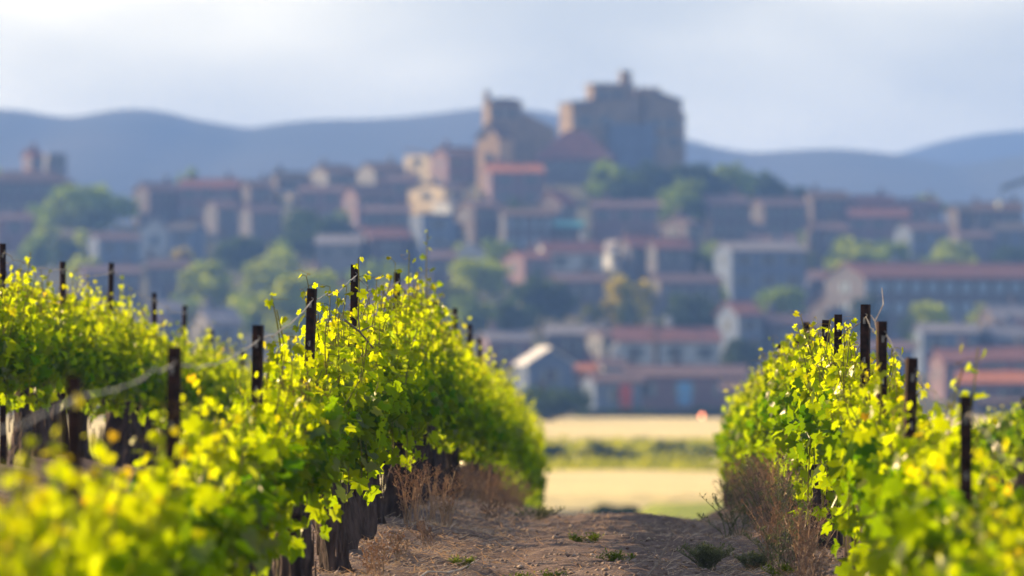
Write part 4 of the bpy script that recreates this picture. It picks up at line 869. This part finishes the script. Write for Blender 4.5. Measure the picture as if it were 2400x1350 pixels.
for row, R_ in ROWS.items():
    X = ROWX[row]; WIRE_PTS[row] = []
    for i, (y, zt) in enumerate(R_['posts']):
        lean = (random.uniform(-.02, .02), random.uniform(-.01, .04)); zb = float(soil_z(X, y)); h = zt + CAM_Z - zb; x = X - lean[1] * h
        t = empty('trellis_post', (x, y, zb)); tag(t, 'dark rusty steel post, %s from the near end of %s' % (ORD[i + 1], R_['desc']), 'post', 'trellis posts')
        t.rotation_euler = (lean[0], lean[1], random.uniform(-.35, .35))
        obj('post', post_mesh(h), t)
        obj('hook', HOOK, t, (0, -.001, h - .075)); obj('hook', HOOK, t, (-.004, -.001, h - .46))
        for q in (.27,): obj('slot', SLOT, t, (.002, 0, h - q))
        M4 = Matrix.Translation(t.location) @ t.rotation_euler.to_matrix().to_4x4()
        WIRE_PTS[row].append((M4 @ Vector((.012, -.016, h - .06)), M4 @ Vector((.01, -.016, h - .44))))
def twisted_wire(pts, r, amp=.0032, per=.04, rad_=.0015):
    b = MB(); strand = [[], []]; s0 = 0.0
    for a, c in zip(pts[:-1], pts[1:]):
        L_ = (c - a).length; n = max(3, int(L_ / (per / 5))); sag = .05 * L_ / 4 * r.uniform(.4, 1.5); kk = [(r.uniform(.1, .9), r.uniform(-.02, .02), r.uniform(.015, .06)) for _ in range(5)]
        for i in range(n):
            q = i / n; p = a.lerp(c, q); p.z -= sag * 4 * q * (1 - q)
            for kq, ka, kw in kk: p.z += ka * math.exp(-((q - kq) / kw) ** 2); p.x += ka * .7 * math.exp(-((q - kq) / kw) ** 2)
            th = 2 * math.pi * (s0 + L_ * q) / per; am = amp * (.6 + .4 * math.sin(q * 23))
            for k_ in (0, 1): strand[k_].append(p + Vector((math.cos(th + math.pi * k_) * am, 0, math.sin(th + math.pi * k_) * am)))
        s0 += L_
    for st in strand: b.tube(st, rad_, 4)
    return b
for row, R_ in ROWS.items():
    pts = [p[0] for p in WIRE_PTS[row]]
    if len(pts) < 2: continue
    t = twisted_wire(pts, random.Random(len(pts))).build('trellis_wire', M['wire']); tag(t, 'twisted top wire strung along the posts of ' + R_['desc'], 'wire', 'trellis wires')
    b = MB(); q = [p[1] for p in WIRE_PTS[row]]; b.tube(q, .0018, 4); t = b.build('trellis_wire', M['wire']); tag(t, 'thin middle wire half hidden in the leaves of ' + R_['desc'], 'wire', 'trellis wires')

# ================================================================== weeds, twigs and clods on the path
def weed(x, y, h, n, spread, m_, label, kind='dry', cat='weed', group='weeds along the vine rows', name='dry_weed'):
    r = random.Random(int(x * 1000) + int(y * 77)); zb = float(soil_z(x, y)) - .01; t = empty(name, (x, y, zb)); tag(t, label, cat, group); st = MB(); tw = MB()
    for i in range(n):
        a = r.uniform(0, 6.28); l_ = h * r.uniform(.55, 1.0); sp = spread * r.uniform(.15, 1); bx, by = r.uniform(-.05, .05), r.uniform(-.05, .05); pts = []
        for q in (0, .3, .6, .85, 1): pts.append((bx + math.cos(a) * sp * q ** 1.3, by + math.sin(a) * sp * q ** 1.3, l_ * q * (1 - .12 * q * sp / spread)))
        st.tube(pts, [.0032, .0028, .0022, .0015, .0009], 4, cap=False)
        for j in range(r.randint(9, 17)):
            q = r.uniform(.28, 1); k_ = min(3, int(q * 4)); p = Vector(pts[k_]).lerp(Vector(pts[k_ + 1]), r.random()); b_ = r.uniform(0, 6.28); e = r.uniform(.012, .05) * (1.25 - .6 * q)
            p2 = p + Vector((math.cos(b_) * e, math.sin(b_) * e, e * r.uniform(.2, 1.1))); tw.tube([p, p2], [.0013, .0008], 3, cap=False)
            if kind == 'dry':
                c_ = p2; s_ = r.uniform(.003, .007); tw.quadmesh([c_ + Vector((s_, 0, 0)), c_ + Vector((0, s_, s_)), c_ + Vector((-s_, 0, 0)), c_ + Vector((0, -s_, s_ * 2.2))], [(0, 1, 2), (0, 2, 3), (0, 1, 3), (1, 2, 3)])
            else:
                for u in range(3):
                    c_ = p.lerp(p2, u / 2); d_ = Vector((r.uniform(-1, 1), r.uniform(-1, 1), r.uniform(0, 1))).normalized() * r.uniform(.012, .026); w_ = d_.cross(Vector((.2, .3, 1))).normalized() * .0035
                    tw.quadmesh([c_, c_ + d_ * .5 + w_, c_ + d_, c_ + d_ * .5 - w_], [(0, 1, 2, 3)])
    st.build('stem', m_, t); tag(tw.build('seed_heads' if kind == 'dry' else 'leaflets', m_, t), kind='stuff')
    return t
POSW = [(-1.38, 34.2, .48, 17, .17, 'dry', 'tall tan dry weed by the left trunks, nearest clump'), (-1.22, 35.4, .44, 17, .18, 'dry', 'tall tan dry weed leaning to the path beside the left trunks'), (-1.36, 36.4, .40, 10, .15, 'dry', 'tan dry weed behind the two tall clumps on the left'),
        (-1.30, 30.0, .18, 9, .12, 'dry', 'short orange dry weed at the foot of the nearest left trunks'), (-1.34, 28.7, .2, 9, .1, 'dry', 'short sunlit dry weed at the bottom edge beside the left trunk'),
        (-1.18, 32.2, .2, 9, .16, 'dark', 'low brown weed on the bank below the left trunks')]
for i, y in enumerate(np.arange(41.5, 60, 1.45)):
    POSW.append((-1.26 + .1 * math.sin(i * 2.1), float(y), .36 + .1 * math.sin(i * 1.7), 13, .2, 'dry' if i % 3 else 'dark', 'blurred dry weed clump, %s along the far half of the left row' % ORD[i + 1]))
for i, y in enumerate(np.arange(27.4, 46, .98)):
    POSW.append((.80 + .07 * math.sin(i * 2.7), float(y), (.32 if i < 3 else .46) + .07 * math.sin(i * 1.3), 20, .22, ('dark', 'dry', 'sage')[i % 3], '%s weed clump, %s from the near end under the right row' % (('brown', 'tan dry', 'grey-green')[i % 3], ORD[i + 1])))
POSW += [(.58, 35.2, .30, 12, .26, 'sage', 'grey-green feathery weed spreading into the path on the right'), (.36, 31.2, .15, 46, .19, 'sage', 'low grey-green tuft on the path below the right row'), (.62, 31.0, .10, 26, .14, 'sage', 'small green tuft right of the low grey-green tuft'),
         (-.75, 40.2, .12, 14, .2, 'sage', 'dark creeping weed on the left side of the path'), (-.98, 37.6, .16, 10, .16, 'dark', 'small withered weed on the left bank of the path'), (-.32, 33.6, .05, 10, .12, 'green', 'tiny green sprouts in the middle of the path'),
         (-.95, 30.6, .05, 8, .06, 'green', 'tiny green sprout near the pale twig'), (-.42, 29.6, .05, 8, .06, 'green', 'tiny green sprout at the bottom middle of the path'), (.72, 29.2, .09, 10, .12, 'green', 'green sprouts in the sunlit straw at bottom right'), (-.62, 29.2, .05, 8, .07, 'green', 'tiny green sprout left of the bottom middle'), (-.12, 31.5, .05, 9, .1, 'green', 'tiny yellow-green sprouts below the leaning stick')]
M['sprout'] = leaf_mat('green_sprout', (.10, .15, .02), tgain=(2.2, 2., .4), mixf=.4, gloss=.02)
for (x, y, h, n, sp, k_, lab) in POSW:
    weed(x, y, h, n, sp, {'dry': M['dry'], 'dark': M['dry_dark'], 'sage': M['sage'], 'green': M['sprout']}[k_], lab, 'dry' if k_ in ('dry', 'dark') else 'leafy', name={'dry': 'dry_weed', 'dark': 'dry_weed', 'sage': 'leafy_weed', 'green': 'sprout'}[k_], cat='sprout' if k_ == 'green' else 'weed')
def stick(pts, rad_, m_, label, forks=()):
    b = MB(); b.tube(pts, rad_, 6)
    for f in forks: b.tube(f, [.004, .002], 5)
    o = b.build('twig', m_); tag(o, label, 'twig', 'twigs on the path')
def on(x, y, dz=0): return (x, y, float(soil_z(x, y)) + dz)
stick([on(.02, 28.9, .01), on(.08, 29.3, .05), on(.13, 29.6, .15), on(.17, 29.8, .24)], [.008, .007, .006, .005], M['twig'], 'blue-grey stick leaning up from the path at bottom right', [(on(.10, 29.4, .08), on(.03, 29.5, .15)), (on(.03, 29.5, .15), on(.0, 29.5, .17))])
stick([on(-1.12, 28.2, .02), on(-1.08, 28.9, .025), on(-1.0, 29.5, .02), on(-.95, 30.3, .03), on(-.88, 31.0, .02)], [.006, .006, .005, .004, .003], M['pale_twig'], 'pale twig lying along the path at bottom left')
stick([on(-.40, 36.0, .0), on(-.37, 36.1, .05), on(-.32, 36.3, .09)], [.004, .003, .002], M['twig'], 'thin dark twig sticking up left of the path middle')
stick([on(-.50, 45.0, -.02), on(-.48, 45.1, .06), on(-.45, 45.2, .11)], [.006, .005, .004], M['twig'], 'short thick twig standing on the crest of the path')
stick([on(-1.05, 33.0, .01), on(-1.0, 33.4, .06), on(-.9, 33.8, .03)], [.006, .005, .003], M['twig'], 'curved dark twig on the left bank')
stick([on(1.16, 27.2, .75), on(1.13, 27.2, 1.05), on(1.135, 27.15, 1.22), on(1.12, 27.15, 1.30), on(1.16, 27.15, 1.38), on(1.155, 27.2, 1.46)], [.005, .0045, .004, .0035, .003, .0022], M['pale_twig'], 'bare dry cane rising above the tallest right post', [(on(1.12, 27.15, 1.30), on(1.10, 27.15, 1.33))])
stick([on(-1.50, 28.9, 1.25), on(-1.44, 29.2, 1.20), on(-1.38, 29.4, 1.12)], [.006, .005, .004], M['twig'], 'dark forked dead cane among the leaves right of the third sharp post', [(on(-1.44, 29.2, 1.20), on(-1.36, 29.3, 1.24)), (on(-1.44, 29.2, 1.20), on(-1.45, 29.2, 1.32))])
# clods, pebbles and straw, nobody could count them
def clods(n):
    r = np.random.default_rng(8); y = 26.5 + 30 * r.random(n) ** 1.6; x = r.uniform(-1.9, 1.5, n); s = (.003 + .017 * r.random(n) ** 5) * (1 + (y - 27) * .012)
    base = np.array([(1, 0, 0), (-1, 0, 0), (0, 1, 0), (0, -1, 0), (0, 0, 1), (0, 0, -1)], float); F = np.array([(0, 2, 4), (2, 1, 4), (1, 3, 4), (3, 0, 4), (2, 0, 5), (1, 2, 5), (3, 1, 5), (0, 3, 5)])
    V = base[None] * (.6 + .7 * r.random((n, 6, 1))) * s[:, None, None] * np.array([1, 1, .7]); z = soil_z(x, y) + s * .25; V = V + np.stack([x, y, z], 1)[:, None, :]
    V += 0; return np_mesh('soil_clods', V.reshape(-1, 3), (F[None] + (np.arange(n) * 6)[:, None, None]).reshape(-1, 3), M['stone'])
tag(obj('soil_clods', clods(16000)), 'loose clods and pebbles scattered over the path', 'clods', None, 'stuff')
def straw(n):
    r = np.random.default_rng(9); side = r.random(n) < .5; y = 26.5 + 26 * r.random(n) ** 1.4; x = np.where(side, .85 + .28 * r.normal(size=n), -1.15 + .28 * r.normal(size=n)); x = np.where(r.random(n) < .25, r.uniform(-1.2, .9, n), x)
    a = r.uniform(0, 6.28, n); l_ = r.uniform(.02, .09, n); z = soil_z(x, y) + .008; d = np.stack([np.cos(a) * l_, np.sin(a) * l_, l_ * r.uniform(-.05, .5, n)], 1); P = np.stack([x, y, z], 1); w_ = np.stack([-np.sin(a), np.cos(a), 0.6 * np.ones(n)], 1) * .0016
    V = np.stack([P - w_, P + w_, P + d + w_ * .5, P + d - w_ * .5], 1).reshape(-1, 3); return np_mesh('straw', V, np.arange(n * 4).reshape(n, 4), M['dry'])
tag(obj('straw', straw(16000)), 'dry straw and plant litter under the vine rows', 'straw', None, 'stuff')
